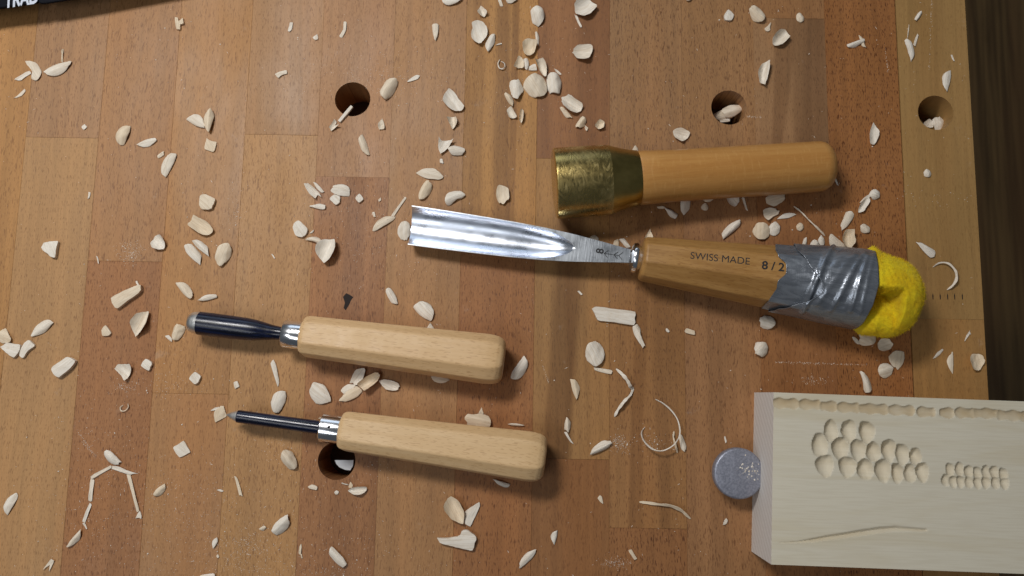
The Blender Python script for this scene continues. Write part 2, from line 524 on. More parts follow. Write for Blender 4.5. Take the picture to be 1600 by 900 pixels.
mesh_obj('bark_pocket', v, [tuple(range(n)), tuple(range(2 * n - 1, n - 1, -1))] +
         [(k, (k + 1) % n, n + (k + 1) % n, n + k) for k in range(n)], M['bark'], st5, smooth=False)

# white card seen through the lower hole, set high to catch the light
cz = -0.011
cp = [W(*q, cz) for q in ((523, 719), (552.5, 719), (551.5, 728), (547, 735), (539, 734), (530, 730), (525.5, 725))]
c0 = sum(cp, Vector()) / len(cp); n = len(cp)
v = [(q.x - c0.x, q.y - c0.y, z) for z in (-.0006, 0) for q in cp]
o = mesh_obj('white_card', v, [tuple(range(n)), tuple(range(2 * n - 1, n - 1, -1))] + [(k, (k + 1) % n, n + (k + 1) % n, n + k) for k in range(n)], M['paper'], None, smooth=False)
o.location = c0
tag(o, 'white flat piece lying in the hole under the lower small gouge', 'card')

# ================================================================== carved practice board
BH = 0.032
tl, bl = W(1209, 613, BH), W(1205, 882, BH)
tr, br = W(1600, 627, BH), W(1600, 897, BH)
ux = ((tr - tl).normalized() + (br - bl).normalized()).normalized()
ang = math.atan2(ux.y, ux.x)
bd = empty('carved_board', (bl.x, bl.y, 0), ang)
tag(bd, 'pale lime wood practice board with carved scoops and a groove', 'practice board')
BIM = Matrix.Translation((bl.x, bl.y, 0)) @ Matrix.Rotation(ang, 4, 'Z')
BI = BIM.inverted()
def bloc(px, py): return BI @ W(px, py, BH)
BWid = bloc(1209, 613).y; BLen = 0.200
bskew = bloc(1209, 613).x
scoops = []                                    # x, y, half length along y, half width, depth
def Z(pts, o, sc):                             # zoomed crop -> photo pixel
    return [(o[0] + a / sc, o[1] + b / sc) for a, b in pts]
big = Z([(222, 340), (350, 340), (478, 345), (142, 440), (290, 465), (418, 475), (525, 488), (635, 475), (732, 505), (826, 520),
         (178, 585), (340, 592), (466, 612), (592, 620), (697, 638), (787, 640), (875, 632)], (1250, 600), 4.571)
bigs = [(52, 82), (55, 85), (58, 80), (60, 88), (62, 88), (58, 80), (54, 72), (54, 82), (52, 78), (46, 62),
        (66, 80), (66, 76), (62, 74), (58, 86), (46, 74), (46, 68), (48, 72)]
for (px, py), (a, b) in zip(big, bigs):
    s = mpp(px, py, BH) / 4.571
    p = bloc(px, py); scoops.append((p.x, p.y, a * s, b * s, 0.0024 + 0.0009 * ((len(scoops) * 7) % 5) / 4, -0.22))
sm = Z([(1072, 615), (1140, 610), (1205, 630), (1268, 640), (1330, 632), (1388, 634), (1452, 650),
        (1042, 690), (1095, 700), (1148, 700), (1208, 702), (1270, 706), (1330, 705), (1397, 708), (1462, 712)], (1250, 600), 4.571)
for k, (px, py) in enumerate(sm):
    s = mpp(px, py, BH) / 4.571
    p = bloc(px, py); scoops.append((p.x, p.y, 33 * s, (50 if k < 7 else 44) * s, 0.0014, -0.15))
row = Z([(370, 117), (480, 122), (567, 130), (655, 136), (770, 142), (895, 148), (1008, 156), (1103, 160), (1185, 160), (1280, 162), (1395, 172), (1480, 178)], (1100, 590), 2.904)
rw = [64, 50, 40, 52, 72, 62, 42, 34, 46, 58, 66, 50]
for (px, py), a in zip(row, rw):
    s = mpp(px, py, BH) / 2.904
    p = bloc(px, py); scoops.append((p.x, p.y, a * s * 1.02, 22 * s, 0.0008, 0.0))
gv = [bloc(*a) for a in Z([(345, 748), (430, 745), (490, 738), (560, 726), (640, 715), (720, 702), (800, 690), (870, 685), (1008, 692)], (1100, 590), 2.904)]
gw = [.0002, .0005, .0010, .0012, .0014, .0015, .0015, .0014, .0008]
def board_z(x, y):
    d = 0.0; c = 0.0
    for k, (sx, sy, a, b, dep, tilt) in enumerate(scoops):
        u, w = (x - sx) / a, (y - sy) / b
        if tilt == 0.0: r = u ** 8 + (w * (1 + .16 * math.sin(x * 900 + k))) ** 2
        else:
            u *= 1 + 0.45 * max(0.0, -w) ** 1.5
            r = abs(u) ** 2.3 + abs(w) ** 2.3
            r *= 1 + .13 * math.sin(3 * math.atan2(w, u) + k * 2.1) + .05 * math.sin(7 * math.atan2(w, u) + k)
        if r < 1.0:
            # scoop enters steeply at its far end and runs out towards the near one
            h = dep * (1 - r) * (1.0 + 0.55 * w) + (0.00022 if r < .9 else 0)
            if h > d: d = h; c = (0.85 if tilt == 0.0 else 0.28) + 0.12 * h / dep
    best = 1e9; bw = 0
    for k in range(len(gv) - 1):
        a, b = gv[k], gv[k + 1]
        t = max(0, min(1, ((x - a.x) * (b.x - a.x) + (y - a.y) * (b.y - a.y)) / ((b.x - a.x) ** 2 + (b.y - a.y) ** 2)))
        e = math.hypot(x - a.x - t * (b.x - a.x), y - a.y - t * (b.y - a.y))
        if e < best: best = e; bw = gw[k] + t * (gw[k + 1] - gw[k])
    if bw and best < bw:
        h = (bw - best) * 0.85
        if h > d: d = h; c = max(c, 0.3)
    return d, c
NX, NY = 400, 228
v = []; cut = []
for j in range(NY + 1):
    y = BWid * j / NY
    x0 = bskew * y / BWid
    for i in range(NX + 1):
        u = i / NX
        x = x0 + (BLen - x0) * u
        d, c = board_z(x, y)
        v.append((x, y, BH - d + 0.00005 * noise.noise((x * 60, y * 60, 3))))
        cut.append(c)
f = [(j * (NX + 1) + i, j * (NX + 1) + i + 1, (j + 1) * (NX + 1) + i + 1, (j + 1) * (NX + 1) + i) for j in range(NY) for i in range(NX)]
fm = [0] * len(f)
nb = len(v)
border = [i for i in range(NX + 1)] + [j * (NX + 1) + NX for j in range(1, NY + 1)] + \
         [NY * (NX + 1) + i for i in range(NX - 1, -1, -1)] + [j * (NX + 1) for j in range(NY - 1, 0, -1)]
for b in border:
    x, y, z = v[b]; v.append((x, y, BH * .5)); cut.append(0)
for b in border:
    x, y, z = v[b]; v.append((x, y, 0)); cut.append(0)
m = len(border)
for r in range(2):
    for k in range(m):
        k2 = (k + 1) % m
        A = (border[k], border[k2]) if r == 0 else (nb + k, nb + k2)
        B = (nb + r * m + k, nb + r * m + k2)
        f.append((A[0], A[1], B[1], B[0]))
        xs = [v[i][0] - bskew * v[i][1] / BWid for i in (A[0], A[1])]
        fm.append(1 if max(xs) < 1e-5 else 0)
f.append(tuple(nb + m + k for k in range(m))); fm.append(0)
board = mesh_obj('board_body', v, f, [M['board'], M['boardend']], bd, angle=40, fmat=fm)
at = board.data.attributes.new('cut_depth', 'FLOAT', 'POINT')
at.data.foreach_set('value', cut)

# ================================================================== tool frame helper
class Tool:
    """local X runs along the tool, Y across it, Z up; stations are given as photo pixels along the axis"""
    def __init__(s, name, a, b, label, cat):
        s.a, s.b = a, b                               # (px, py, z)
        A, B = W(*a), W(*b)
        s.A = A; d = (B - A); d.z = 0
        s.u = d.normalized(); s.L = d.length
        s.za, s.zb = a[2], b[2]
        s.root = empty(name, (A.x, A.y, 0), math.atan2(s.u.y, s.u.x))
        tag(s.root, label, cat)
        s.inv = (Matrix.Translation((A.x, A.y, 0)) @ Matrix.Rotation(math.atan2(s.u.y, s.u.x), 4, 'Z')).inverted()
    def z(s, x): return s.za + (s.zb - s.za) * x / s.L
    def at(s, px, dz=0.0):
        """station (metres from the origin) seen at photo column px on the axis"""
        t = (px - s.a[0]) / (s.b[0] - s.a[0]); x = t * s.L
        for _ in range(6):
            py = s.a[1] + (s.b[1] - s.a[1]) * (px - s.a[0]) / (s.b[0] - s.a[0])
            x = (s.inv @ W(px, py, s.z(x) + dz)).x
        return x
    def hw(s, px, n):
        py = s.a[1] + (s.b[1] - s.a[1]) * (px - s.a[0]) / (s.b[0] - s.a[0])
        return n * mpp(px, py, s.z(s.at(px)))
    def loc(s, px, py, z): return s.inv @ W(px, py, z)

def circ(x, r, z, n=48, ry=None, cy=0.0):
    ry = ry or r
    return [(x, cy + r * math.cos(2 * math.pi * k / n), z + ry * math.sin(2 * math.pi * k / n)) for k in range(n)]

def octa(x, w, z, ch, roll=0.0, h=None):
    """octagon: half width w, half height h, corner cut ch (share of w)"""
    h = h or w; k = 1 - ch
    pts = [(w, -h * k), (w, h * k), (w * k, h), (-w * k, h), (-w, h * k), (-w, -h * k), (-w * k, -h), (w * k, -h)]
    c, s_ = math.cos(roll), math.sin(roll)
    return [(x, a * c - b * s_, z + a * s_ + b * c) for a, b in pts]

# ================================================================== round metal bench dog
DZ = 0.0135
pc = W(1155, 740, DZ); dr = 39.5 * mpp(1155, 740, DZ)
dog = empty('bench_dog', (pc.x, pc.y, 0), ang)
tag(dog, 'round grey metal bench dog with a flat side against the board', 'bench dog')
chord = 35.5 * mpp(1155, 740, DZ)
rings = []
for r, z in ((dr - .0010, DZ - .0056), (dr - .0002, DZ - .0050), (dr, DZ - .0046), (dr, DZ - .0011), (dr - .0003, DZ - .0005), (dr - .0008, DZ - .0001), (dr - .0012, DZ)):
    ring = []
    for k in range(96):
        a = 2 * math.pi * k / 96
        ring.append((min(r * math.cos(a), chord - (dr - r) * 0.8), r * math.sin(a), z))
    rings.append(ring)
v, f = loft(rings)
mesh_obj('head', v, f, M['dog'], dog, angle=30)
v, f = loft([[(a - .001, b, z) for _, a, b in circ(0, .0085, 0, 40)] for z in (0, DZ - .0056)])
mesh_obj('stem', v, f, M['dog'], dog, angle=30)

# ================================================================== brass carving mallet
T = Tool('carving_mallet', (864, 287, 0.0188), (1301, 259, 0.0138), 'small carving mallet with brass head and orange wooden handle', 'mallet')
def lathe(T, prof, name, mat, n=72, cap0=True, cap1=True, parent=None, angle=38):
    rings = [circ(x, r, T.z(x), n) for x, r in prof]
    v, f = loft(rings, cap0, cap1)
    return mesh_obj(name, v, f, mat, parent or T.root, angle=angle)
def P(T, lst): return [(T.at(px), T.hw(px, r)) for px, r in lst]
x0 = T.at(866)
hd = P(T, [(868, 53.5), (869, 54.6), (871, 55), (900, 55), (930, 55), (951, 54.2)])
hd = [(x0 - 0.0002, 0.0155), (x0, 0.0172), (x0 + .0003, hd[0][1])] + [(x0 + .0006, hd[1][1])] + hd[2:]
lathe(T, hd, 'brass_head', M['brass'], cap1=False)
lathe(T, P(T, [(951, 54.2), (953, 53.6), (957, 52.4), (970, 48.5), (985, 44.8), (996, 43.2), (997, 42.4)]), 'brass_collar', M['brass2'], cap0=False)
xe = T.at(1300); re = T.hw(1250, 39.5)
pr = P(T, [(997.3, 41.8), (1000, 42.3), (1030, 41.2), (1060, 40.5), (1100, 40.2), (1150, 40.0), (1200, 39.9), (1240, 39.7)])
for k in range(0, 13):
    a = k / 12 * math.pi / 2
    e = 0.0075
    pr.append((xe - e + e * math.sin(a), (re - e) * (1 if k < 12 else .999) * (1.0) + e * math.cos(a) if k < 12 else (re - e)))
pr += [(xe + .0008, (re - .0075) * .75), (xe + .0013, (re - .0075) * .4), (xe + .0014, .0006)]
lathe(T, pr, 'handle', M['cherry'], angle=60)

# ================================================================== big gouge
T = Tool('carving_gouge', (640, 353, 0.0075), (1440, 466, 0.0215), 'large polished steel gouge with taped octagonal handle and yellow padded end', 'gouge')
# blade: a channel that runs out into a flat shank
stn = [(640, 31), (660, 31), (700, 30.5), (760, 29.3), (805, 27.8), (850, 25.5), (880, 23), (900, 21), (920, 18.5), (940, 16.2), (960, 13.4), (980, 11), (984, 10.6)]
def lerp(tab, x):
    for (a, p), (b, q) in zip(tab, tab[1:]):
        if x <= b: return p + (q - p) * max(0, (x - a) / (b - a))
    return tab[-1][1]
NB, NA = 130, 56
v = []; f = []; fm = []
rows = []
zr = lambda x: T.z(x) + 0.0030                         # rim height
for i in range(NB + 1):
    px = 640 + (984 - 640) * i / NB
    x = T.at(px, .003)
    hw = lerp(stn, px) * mpp(px, 380, T.z(x))
    k0, k1 = 790, 896
    if px < k0: cw, dp = hw - 0.0005, 0.0066 - 0.0012 * (px - 640) / 150
    elif px < k1:
        q = (px - k0) / (k1 - k0)
        cw = (hw - 0.0005) * math.sqrt(max(0, 1 - q ** 3.2)); dp = 0.0054 * (1 - q ** 4.5)
    else: cw, dp = 0, 0
    th = lerp([(640, .0016), (700, .0024), (800, .0032), (900, .0052), (984, .0064)], px)
    top = []; bot = []
    cwx = max(cw, 1e-5)
    for j in range(NA + 1):
        cq = max(cw, 0.0004); q8 = 8
        if j < q8: y = -hw + (hw - cq) * j / q8
        elif j > NA - q8: y = hw - (hw - cq) * (NA - j) / q8
        else: y = -cq + 2 * cq * (j - q8) / (NA - 2 * q8)
        # let grid lines follow the edge of the channel
        s = abs(y) / cwx
        d = dp * (1 - s * s) ** 0.75 if s < 0.9999 else 0.0
        xs = x
        top.append((xs + (0.0007 * (y / hw) * -1 if i == 0 else 0), y, zr(x) - d))
        e = abs(y) / hw
        full = 0.0066 if px < k0 else lerp([(790, .0058), (984, .0035)], px)
        zb = zr(x) - 0.0008 - (full + th * .62) * math.sqrt(max(0, 1 - e ** 2.4))
        bot.append((xs + (0.0007 * (y / hw) * -1 if i == 0 else 0), y, zb))
    rows.append((top, bot, cw))
w = NA + 1
for top, bot, cw in rows: v += top + bot[::-1]
m = 2 * w
for i in range(NB):
    for k in range(m):
        k2 = (k + 1) % m
        f.append((i * m + k, i * m + k2, (i + 1) * m + k2, (i + 1) * m + k))
        yy = v[i * m + k][1]
        fm.append(0 if (k < w - 1 and rows[i][2] > 1e-4 and 8 <= k < NA - 8) else 1)
f.append(tuple(range(m))); fm.append(1)
f.append(tuple(NB * m + k for k in range(m))); fm.append(1)
blade = mesh_obj('blade', v, f, [M['steel'], M['ground']], T.root, angle=32, fmat=fm)
# stamp on the shank: 8 and an arrow of chevrons
p8 = T.loc(938, 393.5, zr(T.at(938)))
slope = (T.zb - T.za) / T.L
def facet_mtx(p, rot, lift, roll=0.0):
    return Matrix.Translation(p) @ Matrix.Rotation(-math.atan(slope), 4, 'Y') @ Matrix.Rotation(roll, 4, 'X') @ Matrix.Translation((0, 0, lift)) @ Matrix.Rotation(rot, 4, 'Z')
text_mesh('stamp', '8', 0.0056, M['ink'], blade, facet_mtx(p8 + Vector((0.0016, -0.0010, 0)), R(90), 0.00012), bold=0.00012)
sv = []; sf = []
def stroke(x0, y0, x1, y1, wd=0.00022):
    d = Vector((x1 - x0, y1 - y0)).normalized(); n = Vector((-d.y, d.x)) * wd / 2
    b = len(sv)
    for z in (0, 0.00006):
        for a, c in ((x0 + n.x, y0 + n.y), (x1 + n.x, y1 + n.y), (x1 - n.x, y1 - n.y), (x0 - n.x, y0 - n.y)): sv.append((a, c, z))
    sf.extend([(b, b + 1, b + 2, b + 3), (b + 7, b + 6, b + 5, b + 4)] + [(b + k, b + (k + 1) % 4, b + 4 + (k + 1) % 4, b + 4 + k) for k in range(4)])
for k in (0, .0052, .0076):
    stroke(k, 0, k + .0020, .0019, .0003); stroke(k, 0, k + .0020, -.0019, .0003)
stroke(0, 0, .0076, 0, .00022)
pm = facet_mtx(T.loc(944, 396, zr(T.at(944))), 0, 0.0001)
mesh_obj('stamp', [pm @ Vector(a) for a in sv], sf, M['ink'], blade, smooth=False)
# bolster
xb = T.at(984)
pr = [(xb - .0004, .0034), (xb + .0004, .0042), (xb + .0008, .0062), (xb + .0014, .0076), (xb + .0026, .0080), (xb + .0036, .0078), (xb + .0042, .0068), (xb + .0056, .0064)]
lathe(T, pr, 'bolster', M['chrome'], n=40)
# handle
R9 = R(-9)
hst = [(1001, 27, .0), (1002.5, 31, 0), (1006, 33.3, 0), (1050, 36.5, 0), (1100, 40, 0), (1150, 43.5, 0), (1200, 47, 0), (1240, 49.5, 0), (1300, 51, 0)]
rings = []
for px, hwp, _ in hst:
    x = T.at(px); rings.append(octa(x, T.hw(px, hwp) * .97, T.z(x), .56, R9))
v, f = loft(rings)
hnd = mesh_obj('handle', v, f, M['ash'], T.root, angle=20)
bevel(hnd, 0.0006, 2, 18)
def hand_r(x_px): return T.hw(x_px, lerp([(a, b) for a, b, _ in hst], x_px)) * .97
def top_mtx(px, py):
    """frame lying on the upper facet of the handle at this pixel"""
    x = T.at(px, hand_r(px)); r = hand_r(px)
    p = T.loc(px, py, T.z(x) + r * .99)
    dr_ = (hand_r(1200) - hand_r(1006)) / (T.at(1200) - T.at(1006))
    sl = slope + dr_
    y = p.y
    zt = T.z(p.x) + (hand_r(1006) + dr_ * (p.x - T.at(1006))) / math.cos(R9) + y * math.tan(R9)
    return Matrix.Translation((p.x, p.y, zt)) @ Matrix.Rotation(-math.atan(sl), 4, 'Y') @ Matrix.Rotation(R9, 4, 'X') @ Matrix.Translation((0, 0, 0.00006))
text_mesh('lettering', 'SWISS MADE', 0.0053, M['ink'], hnd, top_mtx(1078, 404) @ Matrix.Rotation(R(1.5), 4, 'Z'), sx=1.0)
text_mesh('lettering', '8 / 2', 0.0062, M['ink'], hnd, top_mtx(1190, 420) @ Matrix.Rotation(R(1.0), 4, 'Z'), bold=0.00012, sx=.98)

# tape: two wraps with ragged edges and creases, over the handle and the padding
def octr(th, w, ch, roll):
    a = th - roll
    c, s_ = abs(math.cos(a)), abs(math.sin(a))
    k = 1 - ch
    return w * min(1 / max(c, 1e-6), 1 / max(s_, 1e-6), (1 + k) / max(c + s_, 1e-6))
def round_r(px): return T.hw(px, lerp([(1200, 49), (1260, 54), (1300, 57), (1340, 59.5), (1368, 60)], px))
def creases(px, th, seed):
    z = 0.0
    for (a, b, c, amp, wd) in CREASE:
        e = (px - (a + b * (th - 1.57))) / wd
        if abs(th - 1.57) < c: z += amp * math.exp(-e * e)
    z += 0.00013 * noise.noise((px * 0.03, th * 2.2 + px * .02, seed)) + 0.00005 * noise.noise((px * .09, th * 7, seed + 4))
    return z
CREASE = [(1276, -16, 1.2, .0012, 4), (1284, -20, 1.0, -.0006, 5), (1322, -26, .9, .00075, 4), (1340, -12, .8, .0007, 3.5), (1331, -20, .7, -.0005, 5), (1352, -8, .9, .0004, 3), (1303, -34, .8, .0005, 5)]
def wrap(name, left, right, lift, seed, nth=150, ns=70):
    v = []; f = []
    for i in range(ns + 1):
        for j in range(nth):
            th = 2 * math.pi * j / nth
            l, r_ = left(th), right(th)
            px = l + (r_ - l) * i / ns
            t = min(1, max(0, (px - 1215) / 70)); t = t * t * (3 - 2 * t)
            base = octr(th, hand_r(min(px, 1300)), .56, R9) * (1 - t) + round_r(px) * t
            e = min(i, ns - i) / ns
            x = T.at(px, base * max(0.0, math.sin(th)))
            rr = base + lift + creases(px, th, seed) * min(1, i / 4) + (0.0002 if i == 0 else 0)
            v.append((x, rr * math.cos(th), T.z(x) + rr * math.sin(th)))
    for i in range(ns):
        for j in range(nth):
            a, b = i * nth + j, i * nth + (j + 1) % nth
            f.append((a, b, b + nth, a + nth))
    o = mesh_obj(name, v, f, M['tape'], T.root, angle=60)
    s = o.modifiers.new('thickness', 'SOLIDIFY'); s.thickness = 0.00025; s.offset = -1
    return o
def ragged(th):
    # th = pi/2 is the top of the tool, 0 the far side (+Y)
    d = (math.degrees(th) + 360) % 360
    tab = [(0, 1206), (40, 1206), (62, 1212), (72, 1225), (92, 1227), (104, 1216), (122, 1214), (150, 1203), (180, 1197), (230, 1205), (300, 1212), (360, 1206)]
    return lerp(tab, d) + 1.2 * noise.noise((th * 6, 1, 1))
def over(th):
    d = (math.degrees(th) + 360) % 360
    tab = [(0, 1232), (45, 1240), (75, 1262), (100, 1284), (112, 1286), (128, 1268), (145, 1240), (165, 1222), (190, 1210), (260, 1225), (360, 1232)]
    return lerp(tab, d) + 1.0 * noise.noise((th * 5, 7, 1))
def tape_end(th):
    d = (math.degrees(th) + 360) % 360
    return lerp([(0, 1352), (30, 1361), (60, 1367), (90, 1369), (120, 1365), (150, 1353), (180, 1338), (270, 1343), (360, 1352)], d) + 1.0 * math.sin(th * 5)
wrap('tape_strip', ragged, lambda th: 1310 - 12 * abs(math.cos(th)), 0.00030, 1.0)
wrap('tape_strip', over, tape_end, 0.0015, 9.0)

# yellow padding over the butt
NS, NTH = 90, 160
def pad_r(px):
    return lerp([(1325, 56), (1340, 58), (1352, 62), (1365, 64.5), (1380, 64), (1392, 61.5), (1402, 58), (1412, 53), (1418, 47), (1424, 39), (1428, 31), (1431, 22), (1433, 10), (1433.6, .5)], px)
v = []; f = []
pts = [1325 + 95 * i / 50 for i in range(51)] + [1420 + 13.5 * (1 - (1 - i / (NS - 50)) ** 2) for i in range(1, NS - 50 + 1)]
pkx0, pkx1 = T.at(1362, .018), T.at(1411, .018)
pky1 = T.loc(1390, 453, .036).y; pky0 = T.loc(1390, 514, .036).y
def pocket(x, y):
    u = (x - pkx0) / (pkx1 - pkx0); w_ = (pky1 - y) / (pky1 - pky0)
    if w_ < -0.06 or w_ > 1.1 or u < -.2 or u > 1.3: return 0
    side = min(1, max(0, (1.0 + .14 * min(w_, .6) - u) / .07)) * min(1, max(0, (u + .2) / .2))
    rise = min(1, max(0, (w_ + .02) / .045)) * max(0, 1 - max(0, w_ - .06) / 1.0) ** 1.3
    return 0.0190 * side * rise
for px in pts:
    x = T.at(min(px, 1439.9)) + max(0, px - 1439.9) * .0003
    for j in range(NTH):
        th = 2 * math.pi * j / NTH
        r = pad_r(px) * mpp(px, 460, .02)
        n = noise.noise((px * .05, math.cos(th) * 2, math.sin(th) * 2)) * .0011 + noise.noise((px * .25, math.cos(th) * 9, math.sin(th) * 9)) * .0003
        up = math.degrees(th)
        nub = 0.0
        e = math.exp(-((px - 1350) / 9) ** 2)
        nub += 0.0042 * e * math.exp(-((up - 14) / 14) ** 2) + 0.0014 * e * math.exp(-((up - 186) / 20) ** 2)
        r = max(r + (n + nub) * min(1, r / .006), .0001)
        y, z = r * math.cos(th) - lerp([(1340, 0), (1360, .0014), (1400, .0021), (1441, .0012)], px), r * math.sin(th)
        if z < 0: z *= .93
        if z > 0: z -= pocket(x, y) * min(1, z / .010)
        v.append((x, y, T.z(x) + z))
NP = len(pts)
for i in range(NP - 1):
    for j in range(NTH):
        a, b = i * NTH + j, i * NTH + (j + 1) % NTH
        f.append((a, b, b + NTH, a + NTH))
f.append(tuple(range(NTH))); f.append(tuple((NP - 1) * NTH + j for j in range(NTH)))
pad = mesh_obj('padding', v, f, M['yellow'], T.root, angle=180)
# short fibres
rf = random.Random(8); fv = []; ff = []
me = pad.data
me.calc_loop_triangles()
polys = [p for p in me.polygons if len(p.vertices) == 4]
areas = [p.area for p in polys]
for p in rf.choices(polys, weights=areas, k=17000):
    if p.center.x < T.at(1350) : continue
    vs = [me.vertices[i].co for i in p.vertices]
    a, b = rf.random(), rf.random()
    q = vs[0].lerp(vs[1], a).lerp(vs[3].lerp(vs[2], a), b)
    nrm = (p.normal + Vector((rf.uniform(-1, 1), rf.uniform(-1, 1), rf.uniform(-1, 1))) * .9).normalized()
    if nrm.dot(p.normal) < .1: continue
    L = rf.uniform(.0006, .0017); side = nrm.orthogonal().normalized() * .00006
    k = len(fv); tip = q + nrm * L
    fv += [q - side - nrm * .0002, q + side - nrm * .0002, tip]; ff.append((k, k + 1, k + 2))
fz = mesh_obj('felt_fibres', fv, ff, M['yellow'], pad, smooth=False); tag(fz, kind='stuff')

# ================================================================== two small palm gouges
def palm(name, a, b, label, tip, shaft, fer, hand, kind, ch=.44):
    T = Tool(name, a, b, label, 'gouge')
    def ring_list(lst, flat=1.0):
        out = []
        for px, r in lst:
            x = T.at(px); q = T.hw(px, r); out.append(circ(x, q, T.z(x), 40, q * flat))
        return out
    v, f = loft(ring_list(tip), True, True); bl = mesh_obj('cutting_tip', v, f, M['bevelsteel'], T.root, angle=50)
    v, f = loft(ring_list(shaft), True, True); mesh_obj('shaft', v, f, M['lacquer'], T.root, angle=50)
    v, f = loft(ring_list(fer), True, True); fe = mesh_obj('ferrule', v, f, M['chrome'], T.root, angle=40)
    mid = (fer[0][0] + fer[-1][0]) / 2
    x = T.at(mid); r = T.hw(mid, fer[2][1])
    dm = []
    for k in range(14):
        th = 2 * math.pi * k / 14
        dm.append((x + .0008 * math.cos(th), .0016 + .0008 * math.sin(th)))
    dv = [(p, q, T.z(x) + math.sqrt(r * r - q * q) + z) for z in (-.0001, .00007) for p, q in dm]
    mesh_obj('dimple', dv, [tuple(range(14)), tuple(range(27, 13, -1))] + [(k, (k + 1) % 14, 14 + (k + 1) % 14, 14 + k) for k in range(14)], M['dark'], fe, smooth=False)
    rings = []
    for px, w_, sc in hand:
        x = T.at(px); q = T.hw(px, w_)
        rings.append(octa(x, q * sc, T.z(x), ch + (.14 * min(1, (1 - sc) / .25)), R(-9), q * sc * .98))
    v, f = loft(rings)
    h = mesh_obj('handle', v, f, M['beech'], T.root, angle=14)
    bevel(h, 0.0012, 3, 10)
    return T
palm('palm_gouge', (296, 503, .0112), (788, 564.5, .0128), 'small gouge with wide black shaft and bright rounded tip, upper of two',
     [(296, 11.5), (296.5, 13.2), (298.5, 14.8), (303, 16.6), (311.5, 18)],
     [(311.5, 18.2), (330, 18.4), (360, 18.2), (385, 17.6), (400, 16.2), (412, 14), (425, 11.6), (436, 10.4), (446, 10)],
     [(442.5, 18), (443, 20), (444.5, 21.3), (460, 21.5), (472, 21.5), (475, 21.2), (475.5, 20)],
     [(471, 29, .66), (472, 29.4, .80), (474, 29.8, .90), (478, 30, .98), (484, 30.2, 1), (560, 31.5, 1), (650, 33.5, 1), (730, 35.5, 1), (758, 36.2, 1), (768, 36.4, .985), (777, 36.5, .945), (783, 36.5, .875), (786.5, 36.5, .77), (787.8, 36.5, .64)], 'wide')
palm('palm_gouge', (354, 648, .0112), (852, 717, .0128), 'small gouge with thin dark shaft and pointed tip, lower of two',
     [(354, 1.0), (355, 1.8), (362, 5.4), (371.5, 9.4)],
     [(371.5, 9.7), (374, 10), (420, 10), (470, 10.3), (504, 10.6)],
     [(501, 18), (501.6, 20), (503, 21.4), (518, 21.5), (531, 21.5), (534, 21.2), (534.6, 20)],
     [(531, 27.5, .66), (532, 28, .80), (534, 28.6, .90), (538, 29, .98), (545, 29.4, 1), (620, 31, 1), (710, 33.5, 1), (790, 36, 1), (822, 37.1, 1), (832, 37.2, .985), (841, 37.3, .945), (847, 37.3, .875), (850.5, 37.3, .77), (851.8, 37.3, .64)], 'point')

# ================================================================== dark case at the corner
CZ = 0.0150; CB = 0.0128
a, b = W(0, 15.5, CB), W(62, 6.2, CB)
ux = (b - a).normalized(); ca = math.atan2(ux.y, ux.x)
case = empty('black_case', (a.x, a.y, 0), ca)
tag(case, 'black plastic case with white lettering cut off by the corner', 'case')
Lc = (b - a).length
v, f = box(-0.16, Lc + .11, 0.016, 0.11, 0, CB - .0002)
base = mesh_obj('case_base', v, f, M['case'], case, smooth=False); bevel(base, .001, 2)
v, f = box(-0.16, Lc, 0.0, 0.112, CB, CZ)
body = mesh_obj('case_lid', v, f, M['case'], case, smooth=False); bevel(body, .0008, 3)
inv = (Matrix.Translation((a.x, a.y, 0)) @ Matrix.Rotation(ca, 4, 'Z')).inverted()
c1 = inv @ W(66, 8.0, CB); c2 = inv @ W(116, 0.5, CB)
out = [(Lc + .0002, .0004), (Lc + .0006, .0), (Lc + .0016, c1.y + .0), (Lc + .0050, c1.y - .0002), (c2.x - .001, c2.y), (c2.x + .02, c2.y + .0008), (c2.x + .09, c2.y + .0035), (c2.x + .09, .11), (Lc + .0002, .11)]
rings = [[(x, y, z) for x, y in out] for z in (CB + .0001, CZ - .0003)]
v, f = loft(rings)
end = mesh_obj('end_cap', v, f, M['case'], case, smooth=False); bevel(end, .001, 2)
pt = inv @ W(7, 11.3, CZ)
text_mesh('lettering', 'TRAD', 0.0118, M['white_print'], body, Matrix.Translation((pt.x, pt.y - 0.0003, CZ + .00005)) @ Matrix(((1, .12, 0, 0), (0, 1, 0, 0), (0, 0, 1, 0), (0, 0, 0, 1))), bold=0.0004, sx=.60)

# ================================================================== wood chips
GROUP = 'lime wood carving chips scattered over the bench'
NAMES = dict(d='wood_chip', c='wood_chip', f='wood_flake', b='wood_chip', s='wood_sliver', p='wood_shaving')
CATS = dict(d='wood chip', c='wood chip', f='wood flake', b='wood chip', s='wood sliver', p='wood shaving')

def smooth_outline(p, n=30):
    """closed Catmull-Rom through the points; acute corners stay sharp"""
    N = len(p); out = []
    tang = []
    for i in range(N):
        a, b, c = p[i - 1], p[i], p[(i + 1) % N]
        u, w = (a - b), (c - b)
        ang = u.angle(w) if u.length and w.length else 3
        k = 0.0 if ang < R(75) else (0.5 if ang > R(125) else 0.28)
        tang.append((c - a) * k)
    per = sum((p[(i + 1) % N] - p[i]).length for i in range(N))
    for i in range(N):
        a, b = p[i], p[(i + 1) % N]
        L = (b - a).length
        ta, tb = tang[i].copy(), tang[(i + 1) % N].copy()
        for t_ in (ta, tb):
            if t_.length > L: t_ *= L / t_.length
        k = max(2, round(n * L / per))
        for j in range(k):
            t = j / k; t2, t3 = t * t, t * t * t
            out.append(a * (2 * t3 - 3 * t2 + 1) + ta * (t3 - 2 * t2 + t) + b * (-2 * t3 + 3 * t2) + tb * (t3 - t2))
    return out

